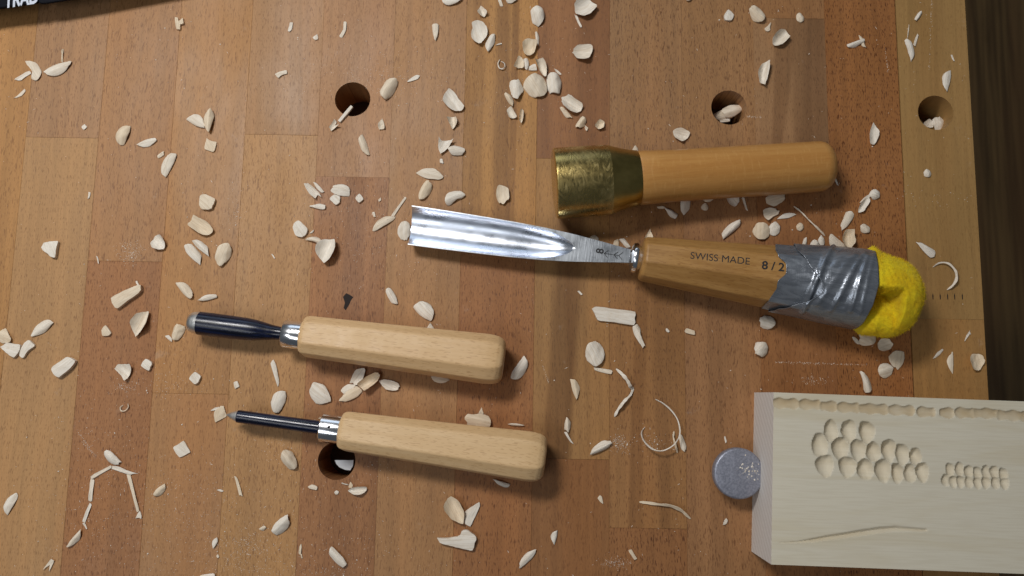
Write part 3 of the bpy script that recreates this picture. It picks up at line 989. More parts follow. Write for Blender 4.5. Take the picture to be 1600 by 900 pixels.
def chip(kind, h, label, px, z=0.0, rs=0):
    rr = random.Random(len(label) * 131 + int(px[0][0] * 7))
    h *= MM
    pw = [W(a, b, z + h * .4) for a, b in px]
    if kind == 'p': return
    c = sum(pw, Vector()) / len(pw)
    q = [Vector((p.x - c.x, p.y - c.y)) for p in pw]
    sxx = sum(p.x * p.x for p in q); syy = sum(p.y * p.y for p in q); sxy = sum(p.x * p.y for p in q)
    th = 0.5 * math.atan2(2 * sxy, sxx - syy)
    cs, sn = math.cos(-th), math.sin(-th)
    q = [Vector((p.x * cs - p.y * sn, p.x * sn + p.y * cs)) for p in q]
    o2 = smooth_outline(q)
    # small ragged nicks on the rim
    o2 = [p * (1 + rr.uniform(-.03, .022)) for p in o2]
    mx_ = max(abs(p.x) for p in o2)
    if rr.random() < .45 and mx_ > .003:                # one torn end
        sd = rr.choice((-1, 1))
        o2 = [Vector((p.x * (1 + (rr.uniform(-.16, .07) if p.x * sd > mx_ * .62 else 0)), p.y)) for p in o2]
    crease = rr.uniform(.15, .45) if rr.random() < .5 else 0.0
    cofs = rr.uniform(-.3, .3); dome_k = rr.uniform(.75, 1.1)
    ax = max(abs(p.x) for p in o2); ay = max(max(abs(p.y) for p in o2), ax * .12)
    n = len(o2)
    rs_ = [1.0, .93, .78, .56, .3]
    ph = [rr.uniform(0, 6.28) for _ in range(4)]
    kx, ky = rr.uniform(.25, .6), rr.uniform(.6, 1.0)
    big = max(ax, ay)
    thick = min(.00040 + .02 * big, .0007) * (1 if kind != 's' else .8)
    if kind == 'b': thick = h * .8
    def hgt(x, y):
        r = kx * (x / ax) ** 2 + ky * (y / ay) ** 2
        wv = .10 * math.sin(3 * x / ax + ph[0]) + .08 * math.sin(4 * y / ay + ph[1]) + .05 * math.sin(7 * (x + y) / ax + ph[2])
        cr = crease * abs(y / ay - cofs * (1 - (x / ax) ** 2))
        if kind == 'd': return h * dome_k * (1 - r - cr + wv * .9)
        if kind == 'c': return h * 1.65 * (r + cr * .6 + wv * .7)
        if kind == 'b': return h * (.18 * (1 - r) + wv * .5)
        return h * (.55 * (1 - r) + wv * 1.1) if kind == 'f' else h * (.6 * (x / ax) ** 2 * (1 if ph[3] > 3 else -1) + wv)
    top = []; bot = []
    for r in rs_:
        for p in o2:
            x, y = p.x * r, p.y * r
            zz = hgt(x, y)
            t = thick * (.45 if r == 1.0 else .8 if r > .9 else 1.0)
            if kind == 'b': t = thick * (.9 if r == 1 else 1)
            zj = rr.uniform(-.00006, .00006)
            off = thick * .12 if r == 1.0 and kind != 'b' else 0
            top.append([x, y, zz - off + zj]); bot.append([x, y, zz - t + zj])
    top.append([0, 0, hgt(0, 0)]); bot.append([0, 0, hgt(0, 0) - thick])
    zb = min(p[2] for p in bot)
    if kind == 'b':                                   # solid block: flat underside
        zb = min(p[2] for p in bot)
        for p in bot: p[2] = zb
    for p in top + bot: p[2] -= zb
    v = top + bot; m = len(top); f = []
    K = len(rs_)
    for i in range(K - 1):
        for j in range(n):
            a, b = i * n + j, i * n + (j + 1) % n
            f.append((a, b, b + n, a + n)); f.append((m + a, m + a + n, m + b + n, m + b))
    for j in range(n):
        a, b = (K - 1) * n + j, (K - 1) * n + (j + 1) % n
        f.append((a, b, m - 1)); f.append((m + b, m + a, 2 * m - 1))
        f.append((j, m + j, m + (j + 1) % n, (j + 1) % n))
    o = mesh_obj(NAMES[kind], v, f, M['chip'], None, angle=55)
    o.location = (c.x, c.y, z + .00003); o.rotation_euler = (0, 0, th)
    tag(o, label, CATS[kind], GROUP)
    return o

def shaving(wpx, label, px, lift=1.0, z=0.0, stand=0.35):
    """thin ribbon along a path; it curls up off the bench between its ends"""
    pts = [W(a, b, z) for a, b in px]
    # dense Catmull-Rom
    den = []
    for i in range(len(pts) - 1):
        p0 = pts[max(0, i - 1)]; p1 = pts[i]; p2 = pts[i + 1]; p3 = pts[min(len(pts) - 1, i + 2)]
        for j in range(6):
            t = j / 6
            den.append(0.5 * ((2 * p1) + (p2 - p0) * t + (2 * p0 - 5 * p1 + 4 * p2 - p3) * t * t + (3 * p1 - p0 - 3 * p2 + p3) * t ** 3))
    den.append(pts[-1])
    c = sum(den, Vector()) / len(den)
    w = wpx * mpp(*px[0]) / 2
    v = []; f = []
    N = len(den)
    for i, p in enumerate(den):
        t = i / (N - 1)
        d = (den[min(N - 1, i + 1)] - den[max(0, i - 1)]).normalized()
        nrm = Vector((-d.y, d.x, 0))
        up = Vector((0, 0, 1))
        s = math.sin(stand * 1.57 + .75 * math.sin(t * 6 + wpx)); k = math.cos(stand * 1.57)
        ww = w * (1 + .28 * math.sin(t * 9 + wpx * 5) * math.sin(t * 23)) * (min(1, t * 7 + .35) * min(1, (1 - t) * 7 + .35))
        side = nrm * k * ww + up * s * ww
        zz = lift * MM * math.sin(math.pi * t) ** 1.2
        base = Vector((p.x - c.x, p.y - c.y, zz + s * ww + .0001))
        th = (nrm * s - up * k).normalized() * .00013
        for q in (base - side - th, base + side - th, base + side + th, base - side + th): v.append(q)
    for i in range(N - 1):
        for k in range(4):
            a, b = i * 4 + k, i * 4 + (k + 1) % 4
            f.append((a, b, b + 4, a + 4))
    f += [(0, 1, 2, 3), tuple((N - 1) * 4 + k for k in range(4))]
    zb = min(q.z for q in v)
    for q in v: q.z -= zb
    o = mesh_obj('wood_shaving', v, f, M['chip'], None, angle=60)
    o.location = (c.x, c.y, z)
    tag(o, label, CATS['p'], GROUP)
    return o

LIST = """
0,0|d|1.6|broad kidney shaped chip left of the long leaf chip near the black case|155,378 205,385 230,395 258,450 245,490 225,503 195,490 205,450 165,400
0,0|s|.8|pale strip poking out of the kidney shaped chip near the black case|92,495 130,472 165,450 190,445 195,462 165,478 130,503
0,0|d|2.2|long leaf chip with a straight hair on top, below the black case|265,445 330,410 390,392 440,380 445,395 410,440 370,468 340,475 300,468
0,0|s|.6|frayed sliver below the kidney shaped chip at the upper left|85,615 120,590 155,555 160,570 135,600
0,0|b|1.6|small bent splinter alone high on the left, right of the black case|1095,110 1115,115 1118,140 1145,115 1150,150 1130,155 1128,188 1105,185
0,0|b|.7|tiny square crumb above left of the ridged oval chip on the left|512,795 530,778 545,795 525,812
0,0|d|3.0|ridged oval chip standing left of the thin almond chip at upper left|735,810 770,785 812,785 808,825 800,850 770,905 740,900 718,860
0,0|d|1.0|thin almond sliver between the ridged oval chip and the half moon chip|855,905 900,880 940,868 975,865 980,880 940,912 900,920
0,0|d|1.6|left lobe of the heart shaped pair of chips at upper left|1160,745 1220,713 1255,725 1275,760 1285,805 1230,790
0,0|d|2.6|right ridged lobe of the heart shaped pair of chips at upper left|1270,735 1295,700 1320,678 1338,720 1325,790 1310,832 1285,800
0,0|b|1.0|small square chip just under the heart shaped pair|1295,865 1318,882 1355,890 1348,925 1335,950 1280,930
0,1|f|.6|tiny flake touching the half moon chip on the left|985,70 1025,45 1025,70 990,90
1,0|s|.5|faint upright sliver high above the left dog hole|200,195 208,165 215,140 232,145 222,190 210,200
1,0|b|.7|tiny crumb between two slivers above the left dog hole|355,235 385,215 388,245 370,252
1,0|s|.9|curved sliver standing upright above the left dog hole|520,225 545,195 548,135 565,135 563,190 538,235
1,0|b|1.0|ragged crumbly stick left of the left dog hole|120,465 150,450 190,440 197,460 165,470 140,488
1,0|d|2.2|broad chip with a ridge just right of the left dog hole|775,575 795,540 820,500 850,495 880,495 885,530 855,590 815,625 785,605
1,0|c|1.2|small split chip below the broad chip by the left dog hole|765,775 790,740 800,770 805,805 770,810
1,0|d|1.4|slender leaf chip below the small split chip, under the left dog hole|640,870 665,838 690,890 712,970 695,970 665,945 650,915
1,0|s|.7|thin forked splinter right of the broad chip by the left dog hole|945,510 975,485 1005,470 1025,475 1010,495 950,515
1,0|d|1.4|chip cut by the top edge of the photo, left of centre|1165,-15 1290,-15 1280,5 1250,25 1200,35 1170,20
1,0|c|1.4|small cupped chip above the big rough chip at top centre|1385,75 1405,38 1428,60 1445,85 1425,110 1390,95
1,0|c|2.2|big rough rounded chip at top centre, beside a narrow oval chip|1350,145 1400,138 1440,170 1445,220 1425,255 1400,283 1350,245 1345,200 1355,180
1,0|d|1.6|narrow oval chip leaning on the right of the big rough chip|1435,270 1465,220 1495,213 1492,265 1470,305 1450,328 1435,300
1,0|s|.4|short hair like splinter right of the narrow oval chip at top centre|1495,285 1515,275 1535,270 1535,278
1,0|d|1.4|smooth seed shaped chip pointing down, alone near top centre|1100,155 1120,148 1140,155 1140,190 1135,225 1122,262 1108,220
1,0|c|2.4|large angular chip right of the left dog hole, above the small curled cup|1205,558 1240,580 1270,625 1300,665 1290,690 1265,697 1225,692 1170,635 1180,590
1,0|c|1.8|small curled cup under the large angular chip|1195,740 1225,732 1250,735 1258,770 1230,812 1215,785
1,0|c|1.4|folded chip behind the pointed leaf chip left of the mallet|1145,862 1162,882 1235,876 1200,930 1155,965 1140,925
1,1|d|1.8|pointed leaf chip lying over a folded chip left of the mallet|1195,20 1240,8 1300,25 1315,40 1290,68 1250,72 1220,65
1,1|b|.7|tiny triangle chip below the folded chip left of the mallet|1150,95 1165,95 1172,122 1150,118
1,0|s|.8|narrow splinter at the very top, left of the large ridged shells|1508,-15 1525,-15 1545,38 1525,38
1,0|d|1.2|leaf chip half outside the top edge beside a narrow splinter|1548,-25 1620,-25 1630,0 1600,20 1570,18
2,0|d|3.2|ridged egg shaped shell chip near the top, right of centre|115,70 125,45 150,37 185,50 200,80 203,110 190,140 165,163 130,140
2,0|c|2.8|large cupped chip with a tail at the top, right of the egg shaped shell|385,45 410,5 450,-5 480,-5 505,20 530,45 490,95 440,112 395,95
2,0|s|.6|thin tail curling down from the large cupped chip at the top|390,95 405,95 420,130 437,170 425,172 405,130
2,0|c|2.6|cupped chip with pointed foot above the heap of shells|65,275 85,255 110,250 155,270 140,330 120,350 100,357 75,335
2,0|d|1.2|narrow leaf leaning on the cupped chip above the heap of shells|145,200 155,197 170,235 165,290 150,260
2,0|c|2.0|wide cupped chip on the red stave right of the heap of shells|375,335 395,300 420,285 495,290 500,330 470,380 400,370
2,0|c|1.4|small three cornered chip at the upper left of the heap of shells|10,425 40,355 60,362 75,395 72,430
2,0|d|1.2|narrow shell wedged right of the three cornered chip in the heap|70,370 95,365 107,400 95,440 80,430
2,0|b|1.2|small blocky chip behind the upright cup in the heap of shells|106,440 110,415 145,400 155,440
2,0|c|2.4|upright cupped chip on top of the heap of shells|145,390 190,375 215,420 215,475 205,487 175,450
2,0|d|4.2|largest rounded shell chip in the middle of the heap|68,540 80,505 110,475 150,455 190,480 215,510 220,570 200,598 160,607 120,600
2,0|d|3.6|ridged barrel shaped shell at the right of the heap|215,490 230,462 255,455 285,465 305,495 310,520 300,580 260,590 230,575
1,0|d|3.2|ridged barrel shaped shell at the left of the heap|1583,530 1590,505 1640,500 1660,530 1675,560 1635,622 1605,610 1590,570
1,0|d|1.4|smooth leaf chip below the left barrel shaped shell of the heap|1550,590 1570,582 1600,605 1610,640 1605,668 1580,645
1,0|c|1.2|small shell chip at the lower left of the heap, above crumbs|1568,690 1595,672 1630,735 1605,742 1580,738
2,0|c|1.4|oval ring like chip below the heap of shells|45,760 50,700 62,685 72,700 70,745 58,775
2,0|s|.5|hair splinter right of the upright cup over the heap|262,430 285,440 310,465 300,470 275,450
2,0|c|2.4|scooped chip over a narrow leaf below the heap of shells|310,605 350,600 400,630 440,660 430,695 390,712 340,690 310,650
2,0|d|1.2|narrow leaf under the scooped chip below the heap of shells|298,675 320,670 350,700 380,740 340,735 315,705
2,0|d|2.0|half shell chip above the mallet head, left of a small round chip|395,790 415,755 440,725 465,755 450,790 415,802
2,0|b|.8|crumb beneath the half shell chip above the mallet head|455,785 475,800 468,820 458,812
2,0|c|1.8|small round chip right of the half shell chip above the mallet|515,790 545,752 575,765 572,800 540,812
2,0|c|1.8|smooth cupped chip above the mallet handle, under the middle dog hole|1005,820 1050,803 1110,830 1100,860 1060,888 1015,860
2,0|b|1.6|small square chip at upper right, left of the ridged shell|1325,100 1335,80 1350,65 1385,95 1370,130 1330,127
2,0|d|3.0|ridged shell chip at upper right, above the curled cup|1480,75 1485,50 1500,35 1550,55 1575,90 1580,110 1560,140 1515,130
3,0|b|.9|star shaped splinter between the ridged shell and the curled cup at upper right|-22,180 -5,165 18,140 10,175 12,190 -8,200
3,0|c|2.4|curled cup chip at upper right, below the star shaped splinter|20,250 60,200 105,195 130,235 100,270 70,290 30,285
2,0|c|2.0|upright crescent cup above the middle dog hole|1530,460 1545,425 1560,405 1600,388 1595,470 1570,545 1545,520
2,0|d|1.0|chip on the very top edge over the right hand staves|1080,-20 1122,-20 1115,3 1100,10 1085,4
3,0|d|1.6|small round pellet on the top edge right of the ridged shell|178,95 190,82 205,80 228,110 222,132 205,140 182,125
3,0|d|1.8|bird shaped splinter on the dark red stave, its long body|490,280 525,268 560,255 600,240 600,262 570,280 545,295 500,297
3,0|d|1.2|forked wing of the bird shaped splinter on the dark red stave|565,220 585,235 603,250 600,280 612,298 588,288 575,255
3,0|d|1.0|small slanted chip on the end strip near the top|915,120 935,85 955,68 962,85 945,112 925,132
3,0|d|1.4|long leaf chip hanging on the end strip near the top|855,250 870,245 895,268 908,295 912,340 905,375 895,385 875,330
3,0|s|.6|splinter crossing the long leaf chip on the end strip|905,282 930,215 940,215 932,250 918,290
3,0|s|.4|faint splinter above the right dog hole near the bench edge|1140,345 1150,345 1165,385 1155,380
3,0|d|1.2|upright angular chip just above the right dog hole|1090,490 1105,455 1142,440 1140,490 1130,530 1118,575 1098,550
3,0|c|1.4|pointed seed shaped chip on the dark red stave above the mallet end|630,850 640,805 655,768 685,820 680,870 660,905 635,900
0,1|d|2.2|smooth half moon chip on the left, right of a tiny flake|1005,140 1015,110 1030,90 1070,60 1103,65 1090,110 1065,160 1035,210 1015,190
0,1|b|2.2|ridged square chip above the olive toned half chip on the left|1255,325 1280,315 1345,345 1338,390 1330,410 1270,410 1250,385
0,1|c|1.6|olive toned half chip between the ridged square and the trio of chips|1185,510 1200,475 1215,445 1245,462 1300,490 1338,540 1320,565 1270,570
0,1|c|2.2|small square cup left of the trio of smooth chips|948,625 958,598 970,575 1010,570 1038,610 1025,660 970,655
0,1|d|2.2|left almond of the trio of smooth chips|1148,635 1190,622 1230,660 1258,700 1250,757 1205,720 1165,680
0,1|d|1.8|middle thin almond of the trio of smooth chips|1200,605 1240,600 1275,622 1300,650 1308,705 1260,670 1225,640
0,1|d|3.0|right egg shaped chip of the trio of smooth chips|1345,700 1355,665 1370,640 1400,625 1430,622 1450,660 1430,720 1385,765 1350,740
0,1|b|2.4|stepped triangular chip alone at the far left|265,650 280,620 320,612 368,608 360,660 350,710 320,705 310,690 285,675
0,1|s|.5|short pale splinter in the upright direction, above the red stave at left|550,345 555,300 568,305 560,335
0,1|s|.4|hair splinter on the red stave end joint at left|603,700 612,705 622,750 614,745
0,2|d|1.6|smooth slanted leaf above the wide black shaft of the upper small gouge|1100,-30 1150,-35 1190,0 1212,50 1195,72 1160,50 1128,12
0,2|b|3.0|long ridged roll chip left of the slanted leaf, over the red stave|700,65 740,40 800,10 860,-15 885,-15 888,15 870,35 800,85 740,130 715,110
0,2|s|.5|thin hair lying on the upper end of the long ridged roll|848,-40 858,-45 870,-22 884,-8 865,-12
1,1|c|1.6|curled split leaf, left of the half moon chip on the light stave|300,245 330,250 375,285 400,310 412,335 385,318 375,345 345,322 318,285
1,1|d|1.0|narrow leaf leaning behind the curled split leaf|358,238 378,245 405,272 428,300 410,305 380,280
1,1|d|1.8|half moon chip over a small round chip near the reddish stave end|460,295 475,270 500,255 545,252 575,265 588,290 580,325 520,322
1,1|b|1.4|small round chip touching the half moon chip|462,345 490,318 525,330 525,365 500,382
1,1|b|1.4|small cube chip on the reddish stave, right of the half moon chip|622,340 648,312 672,345 645,368
1,1|b|1.2|ragged crumbling splinter under the curled split leaf|330,390 365,382 400,375 435,385 430,408 400,408
1,1|d|1.8|wide eye shaped leaf chip above the gouge blade|997,180 1050,155 1110,152 1150,180 1172,205 1150,222 1105,220 1060,215
1,1|d|2.2|upright smooth leaf chip below the wide eye shaped chip|1018,345 1020,300 1045,255 1075,220 1100,260 1090,305 1050,345
1,1|d|2.4|bean shaped chip with a nick above the gouge blade|1183,345 1190,318 1210,300 1275,292 1307,320 1285,340 1260,345 1205,387 1185,370
1,1|c|1.6|veined seed shaped cup above the gouge blade, farthest right|1500,320 1505,280 1520,258 1575,280 1582,345 1540,380 1515,365
1,1|d|1.6|long half moon chip with a stick, left of the gouge tip|727,540 750,490 780,465 810,452 872,455 860,475 830,495 780,525 740,547
1,1|s|.8|straight stick rising from the long half moon chip by the gouge tip|845,448 890,385 930,330 940,340 905,390 860,456
1,1|d|3.6|ridged shell chip right in front of the big gouge tip|882,545 895,505 915,482 940,482 958,495 968,540 955,580 935,603 895,585
1,1|b|.6|tiny chip above the long half moon chip on the reddish stave|725,430 740,425 748,455 735,455
1,1|b|.6|tiny crumb left of the stick near the gouge tip|765,350 780,335 782,352 770,362
1,1|b|2.0|eight sided chip above the big veined leaf|232,520 245,490 265,475 295,500 322,530 318,560 290,582 250,572
1,1|c|2.8|big veined leaf shaped chip with a tip pointing down|380,660 390,630 420,600 455,598 495,598 505,650 475,720 430,747 385,690
1,1|d|2.0|curved chip arching onto the big veined leaf chip|305,600 350,580 385,582 412,605 418,625 395,625 360,610
1,1|f|.6|small flake between the eight sided chip and the arching chip|335,560 350,545 365,535 355,555
1,1|s|.4|single hair splinter below the eight sided chip|97,690 104,688 122,715 114,716
2,1|d|2.0|chip tip showing above the mallet between brass collar and handle|745,70 755,30 770,10 788,35 800,70
2,1|s|.7|thin splinter in the mallet shadow, nearest the brass collar|905,393 940,388 960,400 940,405 915,404
2,1|d|1.4|narrow wedge chip below the mallet handle beside the thin splinter|950,403 1000,415 1035,440 1020,468 985,450
2,1|d|1.6|upright leaf chip hanging in the mallet shadow|1052,375 1060,335 1075,325 1112,330 1112,400 1072,447 1055,420
2,1|d|1.6|chip half hidden by the mallet handle, above a small round pellet|1175,330 1220,315 1262,330 1250,355 1215,362 1190,350
2,1|d|1.0|small round pellet in the mallet shadow|1183,390 1205,368 1228,390 1222,412 1205,418 1186,408
2,1|c|1.4|veined cup half hidden by the middle of the mallet handle|1335,330 1370,315 1412,325 1415,370 1390,395 1355,375
2,1|s|.5|stick right of the veined cup in the mallet shadow|1435,335 1450,335 1473,420 1462,415
3,1|d|1.2|broad veined leaf under the end of the mallet handle|-15,335 40,305 112,310 100,350 65,378 35,390 -10,372
3,1|c|1.2|kite shaped flake in shadow between mallet and tape|-38,420 0,402 35,405 68,420 62,440 30,455 -5,482 -25,460
3,1|f|.8|pale flat flake right of the kite shaped flake in shadow|55,470 95,438 140,430 178,440 130,462
2,1|d|2.2|long twisted chip above the stamped handle of the big gouge|1312,560 1340,520 1370,495 1425,470 1425,510 1400,535 1370,560 1320,598
2,1|d|2.2|round chip with a fold above the stamped handle, left of a smaller pellet|1505,545 1530,495 1580,495 1610,530 1605,575 1570,597 1530,590
3,1|d|2.2|round pellet touching the folded round chip above the tape|5,520 35,485 60,490 75,520 72,555 40,573 10,560
3,1|d|1.6|small pellet alone between the folded chip and a long hair|178,510 200,490 218,500 222,525 205,545 182,535
2,1|c|1.6|triangular chip leaning on the front end of the gouge handle|820,600 840,565 862,533 878,580 870,605
2,1|d|1.2|chip peeping out from behind the gouge shank, nearest the blade|478,595 495,575 520,570 540,590 535,610
2,1|d|1.0|narrow chip behind the gouge shank, left of the pointed one|632,635 640,605 665,595 668,640
2,1|d|1.4|pointed chip behind the gouge shank, nearest the steel collar|668,595 700,590 722,615 742,645 715,648
3,1|s|.7|splinter sticking out below the round end of the mallet handle|395,185 410,190 428,228 442,265 430,255
3,1|c|1.4|leaf shaped bowl with a stem right of the mallet shadow|563,428 565,385 580,362 605,342 632,340 630,365 610,395 590,425
3,1|s|.8|bent stem joining the leaf bowl to a round pellet|572,368 600,335 638,312 650,325 615,345 590,365
3,1|d|2.2|round pellet at the end of the bent stem right of the mallet|632,318 645,292 668,283 695,295 700,320 688,340 660,347
3,1|d|1.6|square ended strip chip above the cup near the yellow end|450,515 470,465 490,425 520,420 540,450 515,490 490,520 460,542
3,1|c|3.0|upright cup chip above the tape, right of an olive blade shaped chip|450,590 465,560 480,540 525,540 530,580 530,620 500,655 460,630
3,1|d|2.0|olive blade shaped chip tucked behind the tape|380,580 395,560 430,590 470,620 525,688 480,690 430,675 390,635
3,1|d|2.0|rounded chip above the yellow padded end|577,510 600,497 638,520 632,552 600,557 580,540
3,1|d|1.0|narrow chip standing behind the left end of the tape|210,640 225,590 243,585 240,640 225,650
3,1|d|2.0|broad chip behind the tape, between two narrow ones|258,645 275,605 300,600 322,635 318,668 265,660
3,1|d|1.2|small oval chip behind the tape, below the long hair|312,600 330,570 355,600 348,632 325,632
3,1|d|1.8|round pellet alone on the end strip below the right dog hole|975,175 985,160 1000,155 1022,180 1018,200 1000,207 980,198
3,1|d|1.2|spatula shaped chip on the end strip above the ring curl|925,615 945,612 985,635 1043,665 1035,705 1015,712 985,688 955,655
0,2|d|1.8|smooth chip cut by the left edge of the photo|-25,300 30,252 55,283 75,315 70,335 25,347 0,335
0,2|b|2.0|ridged chip under the one cut by the left edge|8,370 40,340 85,348 130,355 130,385 95,435 45,405
0,2|b|1.8|angular chip right of the ridged chip at the left edge|125,420 150,355 185,325 222,360 180,395 150,438
0,2|d|2.0|long rounded leaf chip near the left edge, above an angular chip|195,295 210,262 225,235 262,208 300,197 335,215 310,245 280,275 245,292 200,303
0,2|b|3.0|ridged block with a torn end, left side, below the long rounded leaf|328,500 380,462 430,430 478,455 455,495 420,525 375,558 350,545
0,2|c|2.4|upright leaf shaped cup between the ridged roll and the black shaft|830,220 845,190 870,160 935,147 930,195 925,235 890,275 850,307 835,260
0,2|b|1.6|small pebble chip left of the upright leaf shaped cup|638,265 650,245 665,235 697,280 680,298 645,298
0,2|d|2.6|ridged knob chip with a ragged tail in front of the wide black gouge|1075,300 1080,270 1090,240 1115,220 1158,245 1145,285 1115,325 1085,325
0,2|b|.8|ragged tail crumbs left of the ridged knob chip|1032,300 1055,295 1075,318 1075,338 1050,318
0,2|c|2.6|big three cornered ridged chip on the red stave at left|722,505 740,478 785,476 825,478 820,530 790,577 755,540
0,2|b|1.8|small four sided chip right of the three cornered ridged chip|885,485 915,443 952,465 950,492 935,518
0,2|b|1.6|pentagon chip below the tip of the upper small gouge|1185,567 1220,525 1257,550 1250,575 1240,592 1220,600
0,2|b|.9|small square crumb between the two small gouges, left of the slim sliver|1462,590 1485,583 1497,615 1470,630
0,2|f|1.4|squarish flake at the very tip of the lower small gouge|1337,780 1365,750 1395,733 1415,800 1380,822 1345,838
0,2|s|.6|thin arm lying on the flake at the lower gouge tip|1312,768 1345,748 1372,742 1370,760 1340,765
0,2|d|1.4|spindle shaped chip above the wide black shaft|1240,78 1280,45 1320,40 1355,42 1358,60 1310,75 1265,82
1,2|d|1.4|slender smooth leaf above the handle of the upper small gouge|810,20 820,0 838,0 862,30 880,65 888,100 850,95 825,58
1,2|d|2.8|rounded fish shaped chip above the handle of the upper small gouge|982,120 1005,95 1030,82 1062,88 1090,105 1112,150 1105,185 1090,207 1030,175
1,2|d|1.2|pointed chip tip behind the upper small gouge handle|1066,255 1090,218 1120,265 1090,280
1,2|d|1.2|long slim sliver chip between the two ferrules at left|90,470 110,448 125,478 135,520 145,590 135,617 115,550 100,505
1,2|d|2.4|veined oval chip touching the dark shaft of the lower gouge|90,720 100,690 115,660 150,645 185,645 188,690 170,740 140,780 110,775
1,2|d|2.6|broad diamond shaped chip right of the slim sliver, between the small gouges|332,650 345,615 360,588 400,595 430,610 452,645 468,690 465,710 385,727 345,690
1,2|c|1.6|veined upper chip of the tangle between the two small handles|590,590 605,550 625,515 660,502 685,505 680,540 670,570 640,605 615,602
1,2|c|2.4|long olive toned chip at the right of the tangle|640,600 680,565 720,540 760,525 778,535 775,570 740,605 690,640 665,630
1,2|f|1.6|square flake at the left of the tangle|530,640 555,612 580,600 625,605 600,640 555,665
1,2|d|1.6|long ragged chip at the bottom of the tangle|515,707 545,670 580,640 620,610 665,640 640,675 595,698 550,712
1,2|c|1.2|eye shaped chip right of the tangle between the handles|770,580 800,572 840,577 880,590 902,607 895,635 870,642 810,630
1,2|d|1.0|flat chip half under the upper small gouge handle in its shadow|1095,550 1150,545 1212,573 1185,590 1150,595 1110,580
2,2|d|2.0|upright leaf chip at the butt of the upper small gouge|-8,565 0,525 35,475 75,420 100,470 90,510 70,545 35,572
1,2|d|2.6|shell chip behind the lower small gouge handle|1308,820 1320,785 1360,790 1400,785 1455,800 1468,840 1450,875 1390,890 1325,868
1,2|s|1.0|small spike on top of the shell chip behind the lower handle|1390,785 1410,745 1422,785 1405,790
2,2|d|.9|white slim chip right of the shell, above the lower handle butt|-28,850 0,845 40,848 78,857 60,866 0,862
1,2|s|.6|tiny chip behind the ferrule of the lower small gouge|388,815 410,806 440,808 415,820
2,2|b|2.2|ridged rectangular stick below the stamped gouge handle|515,118 640,132 768,150 766,190 760,232 640,215 515,197
2,2|f|2.0|translucent curl hanging from the ridged rectangular stick|755,240 780,225 803,250 802,290 835,370 815,372 775,312 758,275
2,2|d|4.0|large ridged shell chip on the streaked stave|458,400 465,368 480,345 520,333 560,360 578,400 575,440 555,470 520,492 470,452
2,2|s|1.0|short square stick under the large ridged shell|510,497 565,503 625,515 618,538 560,527 515,513
2,2|b|.6|tiny pellet right of the translucent curl|960,257 968,252 985,270 978,278 965,272
2,2|b|1.2|small rectangular chip alone below the gouge handle shadow|1080,265 1092,252 1140,270 1138,293 1085,280
2,2|d|1.4|pointed leaf below left of the large ridged shell|362,568 395,575 415,600 425,635 402,700 378,640
2,2|d|1.2|upright leaf with a curled hair near the lower handle butt|328,885 330,840 340,805 362,830 368,855 355,900
2,2|s|.4|tiny crumb high on the streaked stave under the gouge blade|408,20 420,17 440,38 430,44
2,2|d|3.4|round pellet under the gouge handle, near the tape|1542,205 1555,182 1580,172 1620,178 1642,210 1635,240 1600,258 1555,240
2,2|d|3.2|faceted round pellet below the one under the gouge handle|1512,380 1530,338 1580,340 1598,370 1595,410 1560,432 1520,415
3,2|d|3.2|fluted shell chip with a hook just under the yellow end|570,280 595,268 625,270 660,290 675,315 660,350 610,362 575,345
3,2|s|1.0|hook at the left of the fluted shell under the yellow end|527,308 542,305 560,325 578,350 562,352 540,338
3,2|c|1.6|shallow dish chip right of the fluted shell|680,350 700,318 760,318 778,345 765,378 720,395 690,385
3,2|f|1.4|flat round flake below the shallow dish chip|755,440 770,410 800,392 850,400 852,440 835,485 815,510 775,485
3,2|d|3.0|ridged round chip beside the flat round flake|682,510 695,485 715,472 750,472 780,500 770,545 730,565 695,545
3,2|d|2.4|smooth fang shaped chip just above the carved board|570,520 590,525 615,548 640,580 648,635 628,652 607,655 595,630 585,570
3,2|s|.5|short sliver on the end strip nearest the bench edge|1225,335 1240,295 1260,265 1262,285 1242,315
3,2|s|.6|slanted sliver on the end strip left of the crescent|1030,443 1055,405 1090,380 1095,388 1070,418 1045,437
3,2|d|.8|thin crescent chip on the end strip, left of the white cup|1118,455 1132,420 1155,397 1156,470 1155,540 1130,500
3,2|c|2.2|white oval cup at the lower corner of the bench edge|1250,450 1262,422 1280,412 1320,415 1340,440 1345,465 1330,500 1310,515 1270,505
0,3|d|2.0|plain pointed chip at the left edge, low down|22,460 35,430 50,410 100,380 110,400 95,440 75,475 45,522 30,500
0,3|d|2.2|head like chip above two bent slivers forming a figure|648,140 655,120 670,112 700,125 730,155 760,190 740,202 720,207 680,190
0,3|s|1.0|left shoulder stick of the figure laid from slivers|562,285 590,262 640,235 695,208 702,222 650,252 580,293
0,3|s|1.0|right shoulder stick of the figure laid from slivers|690,212 740,215 800,240 862,260 820,268 760,250 700,230
0,3|s|.9|upper left arm stick of the figure laid from slivers|565,295 590,300 584,360 575,432 552,425 560,360
0,3|s|.8|lower left arm stick of the figure laid from slivers|560,442 573,455 555,510 530,570 513,562 535,505
0,3|s|.5|tiny end twig at the lower left of the sliver figure|518,570 532,568 548,605 540,606
0,3|s|.9|long right arm stick of the figure laid from slivers|790,262 815,265 838,350 858,430 872,495 855,500 835,410 808,320
0,3|b|.8|splayed end at the right foot of the sliver figure|848,540 862,510 876,492 886,520 885,542 868,535
0,3|d|1.6|tan half moon chip below the figure laid from slivers|417,722 440,680 470,645 510,605 508,640 495,675 450,712
0,3|s|.8|folded sliver like an open beak near the bottom left|270,862 295,825 325,790 342,800 325,840 310,872 322,812
